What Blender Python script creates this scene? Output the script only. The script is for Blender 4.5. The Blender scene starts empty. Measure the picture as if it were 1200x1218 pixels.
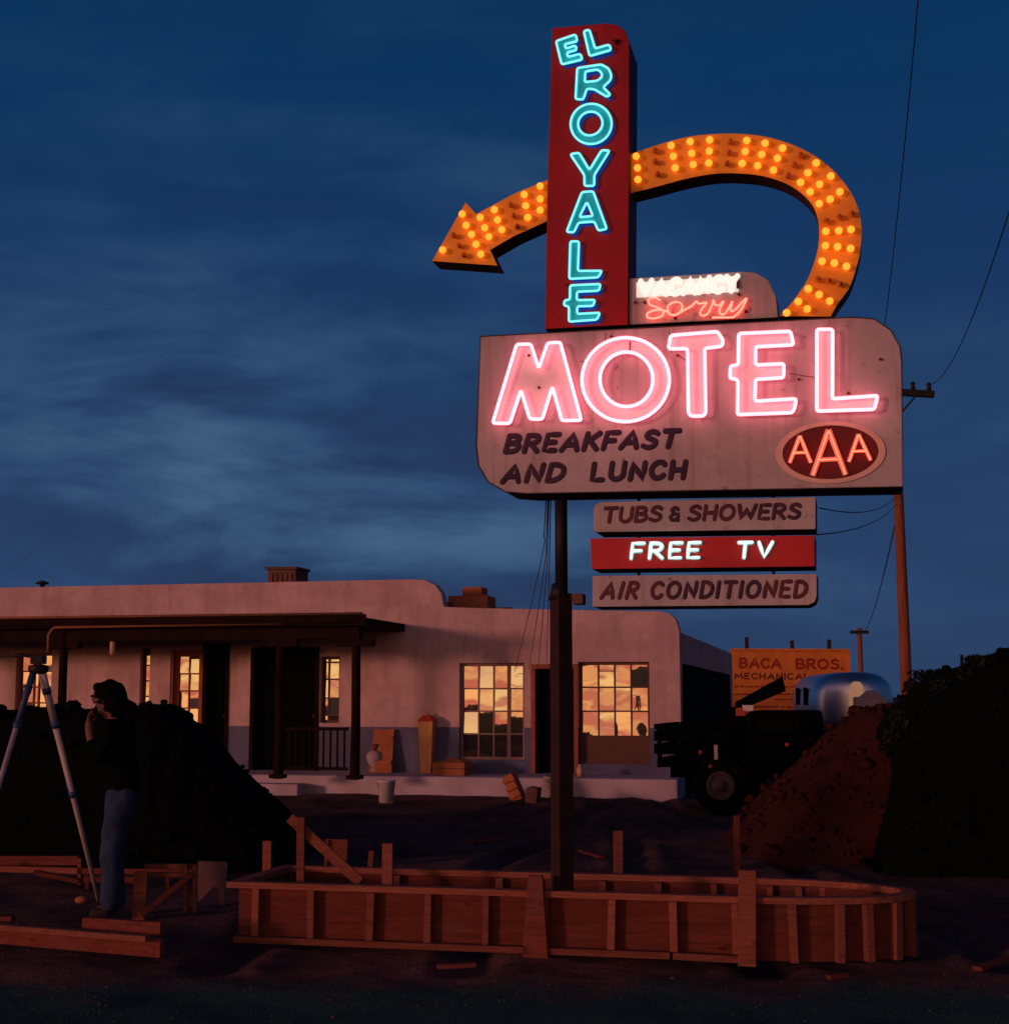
import bpy, bmesh, math, random
from mathutils import Vector, Matrix, noise
from mathutils.geometry import tessellate_polygon
R = math.radians
random.seed(7)
scene = bpy.context.scene

# ------------------------------------------------------------------ camera
CAM = Vector((0, 0, 1.6)); TILT = R(7.1); FOC = 1762.0          # FOC: focal length in photo pixels (photo 1200 wide)
cam_d = bpy.data.cameras.new('camera'); cam = bpy.data.objects.new('camera', cam_d)
scene.collection.objects.link(cam); scene.camera = cam
cam.location = CAM; cam.rotation_euler = (R(90) + TILT, 0, 0)
cam_d.sensor_fit = 'HORIZONTAL'; cam_d.sensor_width = 36.0; cam_d.lens = FOC / 1200 * 36.0
cam_d.clip_start = 0.1; cam_d.clip_end = 5000
scene.view_settings.view_transform = 'Standard'; scene.view_settings.look = 'None'
scene.view_settings.exposure = 0.0; scene.view_settings.gamma = 1.0
scene.render.engine = 'CYCLES'
scene.cycles.use_denoising = True
scene.cycles.max_bounces = 5; scene.cycles.sample_clamp_indirect = 3.0

# ------------------------------------------------------------------ node helpers
class NT:
    def __init__(s, tree): s.t = tree; s.n = tree.nodes; s.l = tree.links
    def add(s, kind, **kw):
        n = s.n.new(kind)
        for k, v in kw.items(): setattr(n, k, v)
        return n
    def link(s, a, b): s.l.new(a, b)
    def val(s, inp, v):
        if hasattr(v, 'is_linked') or isinstance(v, bpy.types.NodeSocket): s.l.new(v, inp)
        else: inp.default_value = v
    def math(s, op, a, b=0.0, c=None, clamp=False):
        n = s.add('ShaderNodeMath', operation=op, use_clamp=clamp)
        s.val(n.inputs[0], a); s.val(n.inputs[1], b)
        if c is not None: s.val(n.inputs[2], c)
        return n.outputs[0]
    def mix(s, fac, a, b, blend='MIX'):
        n = s.add('ShaderNodeMix', data_type='RGBA', blend_type=blend)
        s.val(n.inputs[0], fac)
        for i, v in ((6, a), (7, b)):
            if isinstance(v, (tuple, list)): v = (*v[:3], 1)
            s.val(n.inputs[i], v)
        return n.outputs[2]
    def ramp(s, fac, stops, interp='LINEAR'):
        n = s.add('ShaderNodeValToRGB'); cr = n.color_ramp; cr.interpolation = interp
        while len(cr.elements) < len(stops): cr.elements.new(0.5)
        for e, (p, c) in zip(cr.elements, stops):
            e.position = p
            e.color = (*c[:3], 1) if isinstance(c, (tuple, list)) else (c, c, c, 1)
        s.val(n.inputs[0], fac); return n.outputs[0]
    def noise(s, vec, scale, detail=4, rough=0.55, dist=0.0):
        n = s.add('ShaderNodeTexNoise'); n.inputs['Scale'].default_value = scale
        n.inputs['Detail'].default_value = detail; n.inputs['Roughness'].default_value = rough
        n.inputs['Distortion'].default_value = dist
        if vec is not None: s.l.new(vec, n.inputs['Vector'])
        return n.outputs['Fac']
    def mapping(s, vec, scale=(1, 1, 1), loc=(0, 0, 0), rot=(0, 0, 0)):
        n = s.add('ShaderNodeMapping'); s.l.new(vec, n.inputs['Vector'])
        n.inputs['Scale'].default_value = scale; n.inputs['Location'].default_value = loc
        n.inputs['Rotation'].default_value = rot
        return n.outputs[0]

# ------------------------------------------------------------------ world: dusk, sunset behind the camera
SUN_AZ = R(57)          # left of straight behind the camera
SUN_EL = R(5.5)
w = bpy.data.worlds.new('World'); scene.world = w; w.use_nodes = True
W = NT(w.node_tree); W.n.clear()
D = W.add('ShaderNodeTexCoord').outputs['Generated']
sx = W.add('ShaderNodeSeparateXYZ'); W.link(D, sx.inputs[0]); X, Y, Z = sx.outputs
nish = W.add('ShaderNodeTexSky', sky_type='NISHITA', sun_disc=False)
nish.sun_elevation = R(1.0); nish.sun_rotation = math.pi + SUN_AZ; nish.air_density = 1.0; nish.dust_density = 1.0
# evening blue, deeper overhead
blue = W.ramp(Z, [(0.0, (.023, .048, .118)), (.07, (.022, .053, .135)), (.16, (.017, .049, .130)),
                  (.28, (.0085, .038, .120)), (.40, (.0030, .033, .108)), (.50, (.0015, .024, .082)), (1.0, (.002, .008, .030))])
# soft stratus: long low banks, drawn out along the horizon
n1 = W.noise(W.mapping(D, (4.8, 4.8, 16), (3.3, 9.4, .1)), 1.0, 7, .58, .25)
n2 = W.noise(W.mapping(D, (2.6, 2.6, 9), (2.2, 6.2, 1.4)), 1.0, 3, .5, .2)
cl = W.math('MULTIPLY', W.ramp(n1, [(.39, 0.0), (.69, 1.0)], 'EASE'), W.ramp(n2, [(.36, 0.10), (.58, 1.0)]))
left = W.ramp(W.math('ADD', X, .5), [(.18, .55), (.30, 1.0), (.50, .9), (.72, .22)])
band = W.math('MULTIPLY', W.ramp(Z, [(0.0, .55), (.05, .95), (.20, 1.0), (.28, .40), (.40, .10), (.6, 0.0)]), left)
cfac = W.math('MULTIPLY', W.math('MULTIPLY', cl, band), .95)
dk = W.math('MULTIPLY', W.ramp(n1, [(.36, 1.0), (.52, 0.0)]), W.math('MULTIPLY', band, .60))
sky = W.mix(dk, blue, (.019, .032, .078))
sky = W.mix(cfac, sky, (.066, .142, .252))
# after-glow of the sunset
gx, gy = -math.sin(R(30)), -math.cos(R(30))
hl = W.math('SQRT', W.math('ADD', W.math('MULTIPLY', X, X), W.math('ADD', W.math('MULTIPLY', Y, Y), 1e-4)))
az = W.math('DIVIDE', W.math('ADD', W.math('MULTIPLY', X, gx), W.math('MULTIPLY', Y, gy)), hl)
azf = W.ramp(az, [(0.05, 0.0), (.55, .45), (.88, 1.0)], 'EASE')
glow = W.ramp(Z, [(0.0, (1.0, .36, .06)), (.035, (1.0, .455, .082)), (.085, (1.0, .54, .125)), (.15, (.62, .28, .12)), (.26, (.16, .085, .085)), (.45, (0, 0, 0))])
sn = W.noise(W.mapping(D, (5, 5, 52), (0, 0, 0), (0, R(6), 0)), 1.0, 5, .55, .9)
glow = W.mix(W.ramp(sn, [(.46, 0.0), (.57, 1.0)]), glow, W.mix(1.0, glow, (.56, .23, .11), 'MULTIPLY'))
glow = W.mix(1.0, glow, W.mix(0.0, (2.1, 2.1, 2.1), (1, 1, 1)), 'MULTIPLY')
tot = W.mix(azf, sky, glow, 'ADD')
nm = W.mix(1.0, nish.outputs[0], (.002, .002, .002), 'MULTIPLY')
tot = W.mix(azf, tot, nm, 'ADD')
bg = W.add('ShaderNodeBackground'); W.link(tot, bg.inputs[0]); bg.inputs[1].default_value = 1.0
wo = W.add('ShaderNodeOutputWorld'); W.link(bg.outputs[0], wo.inputs[0])

# ------------------------------------------------------------------ sun: last low red light
sd = bpy.data.lights.new('sun', 'SUN'); so = bpy.data.objects.new('sun', sd); scene.collection.objects.link(so)
sd.energy = 1.05; sd.angle = R(6); sd.color = (1.0, .40, .33)
v = Vector((math.sin(SUN_AZ) * math.cos(SUN_EL), math.cos(SUN_AZ) * math.cos(SUN_EL), -math.sin(SUN_EL)))
so.rotation_euler = v.to_track_quat('-Z', 'Y').to_euler()
so.location = (-20, -20, 20)

# ------------------------------------------------------------------ photo geometry helpers (authoring: a photo point on a known plane)
FW = Vector((0, math.cos(TILT), math.sin(TILT))); UP = Vector((0, -math.sin(TILT), math.cos(TILT))); RT = Vector((1, 0, 0))
def ray(px, py): return FW * FOC + RT * (px - 600) + UP * (609 - py)
def at(px, py, Yd):
    d = ray(px, py); return CAM + d * (Yd / d.y)
def gnd(px, py, z=0.0):
    d = ray(px, py); return CAM + d * ((z - CAM.z) / d.z)
class Frame:
    """a local system: x along the face, y away from the viewer, z up"""
    def __init__(s, O, yaw_deg):
        s.O = Vector(O); s.yaw = -R(yaw_deg)
        s.M = Matrix.Translation(s.O) @ Matrix.Rotation(s.yaw, 4, 'Z'); s.I = s.M.inverted()
        s.c = s.I @ CAM; s.R3 = s.I.to_3x3()
    def loc(s, p): return s.I @ Vector(p)
    def px(s, px, py, y=0.0):
        d = s.R3 @ ray(px, py); return s.c + d * ((y - s.c.y) / d.y)
    def pxx(s, px, py, x):
        d = s.R3 @ ray(px, py); return s.c + d * ((x - s.c.x) / d.x)
    def pz(s, px, py, z=0.0):
        d = s.R3 @ ray(px, py); return s.c + d * ((z - s.c.z) / d.z)

# ------------------------------------------------------------------ object helpers
def link(o): scene.collection.objects.link(o); return o
def tag(o, label=None, cat=None, group=None, kind=None):
    if label: o['label'] = label
    if cat: o['category'] = cat
    if group: o['group'] = group
    if kind: o['kind'] = kind
    return o
def thing(name, label, cat, fr, group=None):
    o = link(bpy.data.objects.new(name, None)); o.location = fr.O; o.rotation_euler = (0, 0, fr.yaw)
    o.empty_display_size = .3
    return tag(o, label, cat, group)
class MB:
    def __init__(s): s.v = []; s.f = []; s.mi = []; s.sm = []; s.m = 0
    def face(s, idx, smooth=False): s.f.append(idx); s.mi.append(s.m); s.sm.append(smooth)
    def vert(s, p): s.v.append(tuple(p)); return len(s.v) - 1
    def hexa(s, P):                                   # 8 corners, bottom 4 then top 4
        b = [s.vert(p) for p in P]
        for q in ((3, 2, 1, 0), (4, 5, 6, 7), (0, 1, 5, 4), (1, 2, 6, 5), (2, 3, 7, 6), (3, 0, 4, 7)): s.face([b[i] for i in q])
        return s
    def box(s, x0, x1, y0, y1, z0, z1):
        return s.hexa([(x0, y0, z0), (x1, y0, z0), (x1, y1, z0), (x0, y1, z0), (x0, y0, z1), (x1, y0, z1), (x1, y1, z1), (x0, y1, z1)])
    def bar(s, p, q, wd, hd, up=(0, 0, 1)):
        p, q = Vector(p), Vector(q); t = (q - p).normalized(); u = Vector(up)
        sd = t.cross(u)
        if sd.length < 1e-4: sd = t.cross(Vector((1, 0, 0)))
        sd.normalize(); u = sd.cross(t).normalized(); sd = sd * wd / 2; u = u * hd / 2
        return s.hexa([p - sd - u, p + sd - u, q + sd - u, q - sd - u, p - sd + u, p + sd + u, q + sd + u, q - sd + u])
    def tube(s, pts, r, n=6, closed=False, flat=None, caps=True, smooth=True):
        P = [Vector(p) for p in pts]; N = len(P)
        rr = r if isinstance(r, (list, tuple)) else [r] * N
        tn = []
        for i in range(N):
            a = P[(i - 1) % N] if closed or i else P[i]; b = P[(i + 1) % N] if closed or i < N - 1 else P[i]
            t = b - a
            tn.append(t.normalized() if t.length > 1e-9 else Vector((0, 0, 1)))
        u = tn[0].orthogonal().normalized(); rings = []
        for i in range(N):
            u = (u - tn[i] * u.dot(tn[i]))
            u = u.normalized() if u.length > 1e-6 else tn[i].orthogonal().normalized()
            b = tn[i].cross(u); ring = []
            for k in range(n):
                a = 2 * math.pi * k / n; o = (u * math.cos(a) + b * math.sin(a)) * rr[i]
                if flat: o = Vector((o.x, o.y * flat, o.z))
                ring.append(s.vert(P[i] + o))
            rings.append(ring)
        for i in range(N if closed else N - 1):
            A, B = rings[i], rings[(i + 1) % N]
            for k in range(n): s.face([A[k], A[(k + 1) % n], B[(k + 1) % n], B[k]], smooth)
        if not closed and caps:
            for ring, sg, i in ((rings[0], -1, 0), (rings[-1], 1, N - 1)):
                if flat or caps == 'round':
                    prev = ring
                    for f, c in ((.6, .8), (.9, .44)):
                        nr = []
                        for vi in ring:
                            o = (Vector(s.v[vi]) - P[i]) * c
                            nr.append(s.vert(P[i] + o + tn[i] * sg * rr[i] * f))
                        for k in range(n):
                            q = [prev[k], prev[(k + 1) % n], nr[(k + 1) % n], nr[k]]
                            s.face(q if sg > 0 else q[::-1], smooth)
                        prev = nr
                    s.face(prev if sg > 0 else prev[::-1], smooth)
                else: s.face(ring if sg > 0 else ring[::-1])
        return s
    def plate(s, loops, y0, y1, side_mi=None, xf=None):
        """polygon with holes in (x,z), front at y0, back at y1"""
        L3 = [[Vector((p[0], p[1], 0)) for p in lp] for lp in loops]
        tris = tessellate_polygon(L3); flat = [p for lp in loops for p in lp]; n = len(flat)
        fx = xf or (lambda x, y, z: (x, y, z))
        A = [s.vert(fx(p[0], y0, p[1])) for p in flat]; B = [s.vert(fx(p[0], y1, p[1])) for p in flat]
        def area(a, b, c): return (flat[b][0] - flat[a][0]) * (flat[c][1] - flat[a][1]) - (flat[b][1] - flat[a][1]) * (flat[c][0] - flat[a][0])
        for t in tris:
            a, b, c = t
            if area(a, b, c) < 0: a, c = c, a
            s.face([A[a], A[b], A[c]]); s.face([B[c], B[b], B[a]])
        m0 = s.m
        if side_mi is not None: s.m = side_mi
        k = 0
        for lp in loops:
            m = len(lp)
            for i in range(m):
                j = (i + 1) % m; s.face([A[k + i], B[k + i], B[k + j], A[k + j]])
            k += m
        s.m = m0; return s
    def lathe(s, prof, c=(0, 0, 0), n=20, smooth=True):
        rings = []
        for r, z in prof: rings.append([s.vert((c[0] + r * math.cos(2 * math.pi * k / n), c[1] + r * math.sin(2 * math.pi * k / n), c[2] + z)) for k in range(n)])
        for A, B in zip(rings, rings[1:]):
            for k in range(n): s.face([A[k], A[(k + 1) % n], B[(k + 1) % n], B[k]], smooth)
        s.face(rings[0][::-1]); s.face(rings[-1]); return s
    def ball(s, c, r, nu=10, nv=6, sc=(1, 1, 1)):
        prof = []
        rings = []
        for j in range(nv + 1):
            a = math.pi * j / nv - math.pi / 2; rings.append([s.vert((c[0] + r * sc[0] * max(math.cos(a), .02) * math.cos(2 * math.pi * k / nu), c[1] + r * sc[1] * max(math.cos(a), .02) * math.sin(2 * math.pi * k / nu), c[2] + r * sc[2] * math.sin(a))) for k in range(nu)])
        for A, B in zip(rings, rings[1:]):
            for k in range(nu): s.face([A[k], A[(k + 1) % nu], B[(k + 1) % nu], B[k]], True)
        s.face(rings[0][::-1]); s.face(rings[-1]); return s
    def build(s, name, mats, parent=None, bevel=0, fix=True):
        me = bpy.data.meshes.new(name); me.from_pydata(s.v, [], s.f); me.validate()
        if not isinstance(mats, (list, tuple)): mats = [mats]
        for m in mats: me.materials.append(m)
        if len(me.polygons) == len(s.f):
            me.polygons.foreach_set('material_index', s.mi); me.polygons.foreach_set('use_smooth', s.sm)
        if fix:
            bm = bmesh.new(); bm.from_mesh(me); bmesh.ops.recalc_face_normals(bm, faces=bm.faces); bm.to_mesh(me); bm.free()
        o = link(bpy.data.objects.new(name, me))
        if parent: o.parent = parent
        if bevel:
            b = o.modifiers.new('bevel', 'BEVEL'); b.width = bevel; b.segments = 2; b.limit_method = 'ANGLE'; b.angle_limit = R(40)
        return o
def smooth_loop(pts, closed=True, sub=5):
    P = [Vector(p) for p in pts]; n = len(P); out = []
    for i in range(n if closed else n - 1):
        g = lambda k: P[k % n] if closed else P[max(0, min(n - 1, k))]
        a, b, c, d = g(i - 1), g(i), g(i + 1), g(i + 2)
        for k in range(sub):
            t = k / sub
            out.append(.5 * ((2 * b) + (c - a) * t + (2 * a - 5 * b + 4 * c - d) * t * t + (3 * b - a - 3 * c + d) * t ** 3))
    if not closed: out.append(P[-1])
    return out
def soften(pts, r, k=3):
    """round every corner of a closed 2-D polygon by about r"""
    n = len(pts); out = []
    for i in range(n):
        p = Vector(pts[i][:2]); a = Vector(pts[i - 1][:2]); b = Vector(pts[(i + 1) % n][:2])
        da, db = a - p, b - p; ra = min(r, da.length * .42); rb = min(r, db.length * .42)
        A = p + da.normalized() * ra; B = p + db.normalized() * rb
        for j in range(k + 1):
            t = j / k; out.append((A * (1 - t) ** 2 + p * 2 * t * (1 - t) + B * t * t))
    return out
def ellipse(cx, cy, rx, ry, n=40, rot=0):
    c, s_ = math.cos(rot), math.sin(rot)
    return [(cx + rx * math.cos(a) * c - ry * math.sin(a) * s_, cy + rx * math.cos(a) * s_ + ry * math.sin(a) * c) for a in [2 * math.pi * i / n for i in range(n)]]

# ------------------------------------------------------------------ materials
def mat(name, col, rough=.8, var=.25, scale=3.0, bump=0.0, bscale=20.0, metal=0.0, col2=None, stretch=(1, 1, 1), spec=.3, detail=5, lo=.35, hi=.65):
    m = bpy.data.materials.new(name); m.use_nodes = True; t = NT(m.node_tree); b = t.n['Principled BSDF']
    co = t.add('ShaderNodeTexCoord').outputs['Object']
    if stretch != (1, 1, 1): co = t.mapping(co, stretch)
    nz = t.noise(co, scale, detail, .6)
    c2 = col2 or tuple(c * (1 - var) for c in col)
    f = t.ramp(nz, [(lo, 0.0), (hi, 1.0)])
    t.link(t.mix(f, col, c2), b.inputs['Base Color'])
    b.inputs['Roughness'].default_value = rough; b.inputs['Metallic'].default_value = metal
    b.inputs['Specular IOR Level'].default_value = spec
    if bump:
        bp = t.add('ShaderNodeBump'); bp.inputs['Strength'].default_value = bump; bp.inputs['Distance'].default_value = .02
        t.link(t.noise(co, bscale, 4, .6), bp.inputs['Height']); t.link(bp.outputs[0], b.inputs['Normal'])
    return m
def emit(name, col, strength):
    m = bpy.data.materials.new(name); m.use_nodes = True; t = NT(m.node_tree); b = t.n['Principled BSDF']
    b.inputs['Base Color'].default_value = (*[min(1, c * .5) for c in col], 1); b.inputs['Roughness'].default_value = .3
    b.inputs['Emission Color'].default_value = (*col, 1); b.inputs['Emission Strength'].default_value = strength
    return m
def wood(name, col, dark=.5, scale=1.0, ax=0):
    """weathered lumber: grain, knots, grey cement smears and a tone of its own for every board"""
    m = bpy.data.materials.new(name); m.use_nodes = True; t = NT(m.node_tree); b = t.n['Principled BSDF']
    co = t.add('ShaderNodeTexCoord').outputs['Object']; rnd_ = t.add('ShaderNodeObjectInfo').outputs['Random']
    off = t.add('ShaderNodeVectorMath', operation='ADD'); t.link(co, off.inputs[0])
    cx = t.add('ShaderNodeCombineXYZ'); t.link(t.math('MULTIPLY', rnd_, 37.0), cx.inputs[0]); t.link(t.math('MULTIPLY', rnd_, 11.0), cx.inputs[2]); t.link(cx.outputs[0], off.inputs[1])
    co2 = off.outputs[0]
    gr = t.noise(t.mapping(co2, (1.3, 16, 16)), 2.4 * scale, 6, .65, 1.2)
    c = t.mix(t.ramp(gr, [(.32, 0.0), (.66, 1.0)]), col, tuple(x * (1 - dark) for x in col))
    kn = t.noise(t.mapping(co2, (3.2, 9, 9)), 1.6, 2, .5)
    c = t.mix(t.math('MULTIPLY', t.ramp(kn, [(.66, 0.0), (.73, 1.0)]), .7), c, tuple(x * .28 for x in col))
    sm_ = t.noise(co2, 2.1, 5, .65)
    c = t.mix(t.math('MULTIPLY', t.ramp(sm_, [(.54, 0.0), (.70, 1.0)]), .42), c, (.14, .088, .080))
    tone = t.math('ADD', t.math('MULTIPLY', rnd_, .55), .68)
    tv = t.add('ShaderNodeCombineXYZ'); [t.link(tone, tv.inputs[i]) for i in range(3)]
    t.link(t.mix(1.0, c, tv.outputs[0], 'MULTIPLY'), b.inputs['Base Color'])
    b.inputs['Roughness'].default_value = .9; b.inputs['Specular IOR Level'].default_value = .12
    bp = t.add('ShaderNodeBump'); bp.inputs['Strength'].default_value = .3; bp.inputs['Distance'].default_value = .01
    t.link(gr, bp.inputs['Height']); t.link(bp.outputs[0], b.inputs['Normal'])
    return m
def glass_mirror(name, refl=.5):
    m = bpy.data.materials.new(name); m.use_nodes = True; t = NT(m.node_tree); b = t.n['Principled BSDF']
    b.inputs['Base Color'].default_value = (.02, .018, .016, 1); b.inputs['Roughness'].default_value = .3
    g = t.add('ShaderNodeBsdfGlossy'); g.inputs['Roughness'].default_value = .015; g.inputs['Color'].default_value = (.95, .95, .95, 1)
    co = t.add('ShaderNodeTexCoord').outputs['Object']
    bp = t.add('ShaderNodeBump'); bp.inputs['Strength'].default_value = .05; bp.inputs['Distance'].default_value = .02
    t.link(t.noise(co, 3.0, 1, .5), bp.inputs['Height']); t.link(bp.outputs[0], g.inputs['Normal'])
    mx = t.add('ShaderNodeMixShader'); mx.inputs[0].default_value = refl
    t.link(b.outputs[0], mx.inputs[1]); t.link(g.outputs[0], mx.inputs[2]); t.link(mx.outputs[0], t.n['Material Output'].inputs[0])
    return m

M = {}
def sign_paint(name, c1, c2, rust, amt=.5):
    m = bpy.data.materials.new(name); m.use_nodes = True; t = NT(m.node_tree); b = t.n['Principled BSDF']
    co = t.add('ShaderNodeTexCoord').outputs['Object']
    c = t.mix(t.ramp(t.noise(co, 2.2, 6, .65), [(.36, 0.0), (.64, 1.0)]), c1, c2)
    st_ = t.noise(t.mapping(co, (15, 4, .9)), 1.0, 5, .6)
    c = t.mix(t.math('MULTIPLY', t.ramp(st_, [(.53, 0.0), (.74, 1.0)]), amt), c, rust)
    sp_ = t.noise(co, 16, 4, .7)
    c = t.mix(t.math('MULTIPLY', t.ramp(sp_, [(.62, 0.0), (.70, 1.0)]), amt * 1.2), c, tuple(x * .5 for x in rust))
    t.link(c, b.inputs['Base Color']); b.inputs['Roughness'].default_value = .55; b.inputs['Specular IOR Level'].default_value = .25
    bp = t.add('ShaderNodeBump'); bp.inputs['Strength'].default_value = .12; bp.inputs['Distance'].default_value = .02
    t.link(t.noise(co, 3.5, 4, .6), bp.inputs['Height']); t.link(bp.outputs[0], b.inputs['Normal'])
    return m
M['panel'] = sign_paint('sign_panel_paint', (.50, .43, .45), (.38, .315, .33), (.20, .10, .085))
M['panel_side'] = mat('sign_side_paint', (.05, .035, .04), .6)
M['tower'] = sign_paint('red_sign_paint', (.40, .007, .018), (.29, .006, .014), (.12, .010, .012), .4)
M['tower_side'] = mat('dark_red_side', (.05, .006, .010), .6)
M['black_steel'] = mat('black_steel', (.012, .010, .011), .6, .3, 8)
M['pole'] = mat('rusty_dark_steel', (.035, .012, .010), .75, .5, 6, .2, 40)
M['orange'] = mat('orange_arrow_paint', (.92, .40, .035), .5, .3, 5, .05, 30, col2=(.82, .31, .03))
M['orange_side'] = mat('arrow_edge_paint', (.07, .020, .016), .6)
M['bulb'] = emit('lit_bulb', (1.0, .29, .025), 1.75)
M['bulb_off'] = mat('unlit_bulb', (.72, .20, .03), .25, .2)
M['pink_face'] = mat('white_letter_paint', (.86, .85, .87), .5, .1, 6, .03, 30)
M['pink'] = emit('pink_neon', (1.0, .195, .255), 4.9)
M['teal_face'] = mat('turquoise_letter_paint', (.02, .62, .70), .5, .2, 8)
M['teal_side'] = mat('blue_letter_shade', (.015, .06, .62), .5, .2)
M['teal'] = emit('turquoise_neon', (.17, .74, .78), 1.35)
M['red_neon'] = emit('red_neon', (1.0, .095, .065), 5.5)
M['red_neon_em'] = emit('emblem_red_neon', (1.0, .085, .045), 5.0)
M['white_neon'] = emit('white_neon', (.55, 1.0, .92), 1.5)
M['vac'] = emit('lit_white_letters', (1.0, .95, .84), .88)
M['vac_back'] = emit('backlit_white_face', (1.0, .90, .80), .62)
M['emblem'] = mat('emblem_dark_red', (.13, .008, .012), .5, .3)
M['cream'] = mat('cream_paint', (.72, .52, .44), .55, .15, 6)
M['paint'] = mat('dark_brush_paint', (.040, .016, .050), .6, .3, 7)
M['paint_red'] = mat('faded_brush_paint', (.11, .022, .035), .6, .7, 3.2, col2=(.035, .014, .045), lo=.42, hi=.58)
M['redboard'] = mat('red_board_paint', (.55, .020, .028), .5, .2, 3)

def stucco():
    m = bpy.data.materials.new('stucco_wall'); m.use_nodes = True; t = NT(m.node_tree); b = t.n['Principled BSDF']
    co = t.add('ShaderNodeTexCoord').outputs['Object']
    s = t.add('ShaderNodeSeparateXYZ'); t.link(co, s.inputs[0])
    n = t.noise(co, 1.1, 6, .62); n2 = t.noise(t.mapping(co, (4, 4, .6)), 1.4, 4, .6)
    up = t.mix(t.ramp(n, [(.40, 0.0), (.58, 1.0)]), (.62, .425, .425), (.49, .325, .325))
    up = t.mix(t.math('MULTIPLY', t.ramp(n2, [(.50, 0.0), (.68, 1.0)]), .42), up, (.34, .245, .25))
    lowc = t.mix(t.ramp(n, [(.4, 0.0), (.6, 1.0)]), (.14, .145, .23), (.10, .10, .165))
    n3 = t.noise(co, 5.5, 5, .7); up = t.mix(t.math('MULTIPLY', t.ramp(n3, [(.56, 0.0), (.66, 1.0)]), .28), up, (.27, .19, .195))
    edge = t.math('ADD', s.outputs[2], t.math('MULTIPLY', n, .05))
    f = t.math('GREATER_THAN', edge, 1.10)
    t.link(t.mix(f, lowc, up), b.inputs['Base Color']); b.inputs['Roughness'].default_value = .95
    b.inputs['Specular IOR Level'].default_value = .1
    bp = t.add('ShaderNodeBump'); bp.inputs['Strength'].default_value = .5; bp.inputs['Distance'].default_value = .03
    t.link(t.noise(co, 9, 6, .65), bp.inputs['Height']); t.link(bp.outputs[0], b.inputs['Normal'])
    return m
M['stucco'] = stucco()
M['concrete'] = mat('concrete', (.56, .46, .50), .95, .25, 1.5, .3, 12, col2=(.42, .34, .37))
M['win_frame'] = mat('window_frame_paint', (.34, .20, .17), .7, .2)
M['dark_frame'] = mat('dark_window_frame', (.14, .06, .045), .7, .3)
M['door_frame'] = mat('red_brown_door_frame', (.36, .10, .045), .7, .3, 4)
M['glass'] = glass_mirror('sunset_glass', .43)
M['dark_in'] = mat('dark_interior', (.004, .0035, .004), .9, spec=.05)
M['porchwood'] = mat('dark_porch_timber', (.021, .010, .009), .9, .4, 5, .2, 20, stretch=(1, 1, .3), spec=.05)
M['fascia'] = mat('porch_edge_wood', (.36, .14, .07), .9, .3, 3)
M['brick'] = mat('terracotta', (.46, .15, .06), .85, .3, 5, .2, 25)
M['cooler'] = mat('rusty_cooler_metal', (.20, .085, .065), .8, .4, 4)
M['wood'] = wood('form_lumber', (.300, .098, .064), .45)
M['wood_dk'] = wood('form_plywood', (.195, .050, .036), .45, .6)
M['wood_pale'] = wood('grey_board', (.20, .11, .10), .3)
M['wood_yel'] = mat('yellow_wood', (.55, .29, .10), .8, .25, 4, stretch=(6, 6, 1))
M['red_cap'] = mat('red_cap_paint', (.45, .05, .03), .6)
M['white_pl'] = mat('white_plastic', (.62, .56, .56), .5, .15)
M['clay'] = mat('pale_clay', (.42, .33, .32), .8, .2)
M['denim'] = mat('blue_denim', (.042, .064, .125), .95, .45, 5, .3, 40, spec=.05)
M['jacket'] = mat('dark_jacket_cloth', (.004, .005, .006), .98, .3, 8, spec=.03)
M['skin'] = mat('skin', (.17, .070, .045), .6, .1)
M['hair'] = mat('dark_hair', (.004, .003, .003), .9, .3, 30, spec=.06)
M['boot'] = mat('brown_boot', (.04, .025, .02), .7)
M['dark_paint'] = mat('dark_truck_paint', (.0014, .0024, .0028), .9, .3, spec=.04)
M['tyre'] = mat('tyre_rubber', (.005, .005, .005), .95, spec=.05)
M['rim'] = mat('dull_wheel_rim', (.075, .055, .05), .6, .4)
M['alu'] = mat('polished_aluminium', (.66, .68, .72), .33, .12, 4, metal=1.0)
M['billboard'] = mat('faded_orange_board', (.66, .215, .040), .85, .3, 2.2, col2=(.50, .14, .025))
M['bill_red'] = mat('board_red_letters', (.32, .028, .012), .8, .2)
M['bill_dk'] = mat('board_dark_letters', (.09, .025, .02), .8, .2)
M['pole_wood'] = mat('utility_pole_wood', (.30, .095, .045), .9, .4, 5, .3, 12, stretch=(5, 5, .4))
M['wire'] = mat('wire', (.02, .014, .016), .7)
M['wire_red'] = mat('reddish_wire', (.11, .03, .05), .7)
M['tripod_white'] = mat('pale_tripod_paint', (.48, .42, .44), .5, .2, 9)
M['tripod_blue'] = mat('blue_tripod_paint', (.035, .07, .19), .5, .2)
M['leaf'] = mat('dark_leaves', (.008, .013, .010), .8, .4, 3)
M['grassm'] = mat('night_grass', (.030, .125, .085), .9, .4, 5)
M['lantern'] = mat('lantern_glass', (.60, .36, .20), .4)
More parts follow.
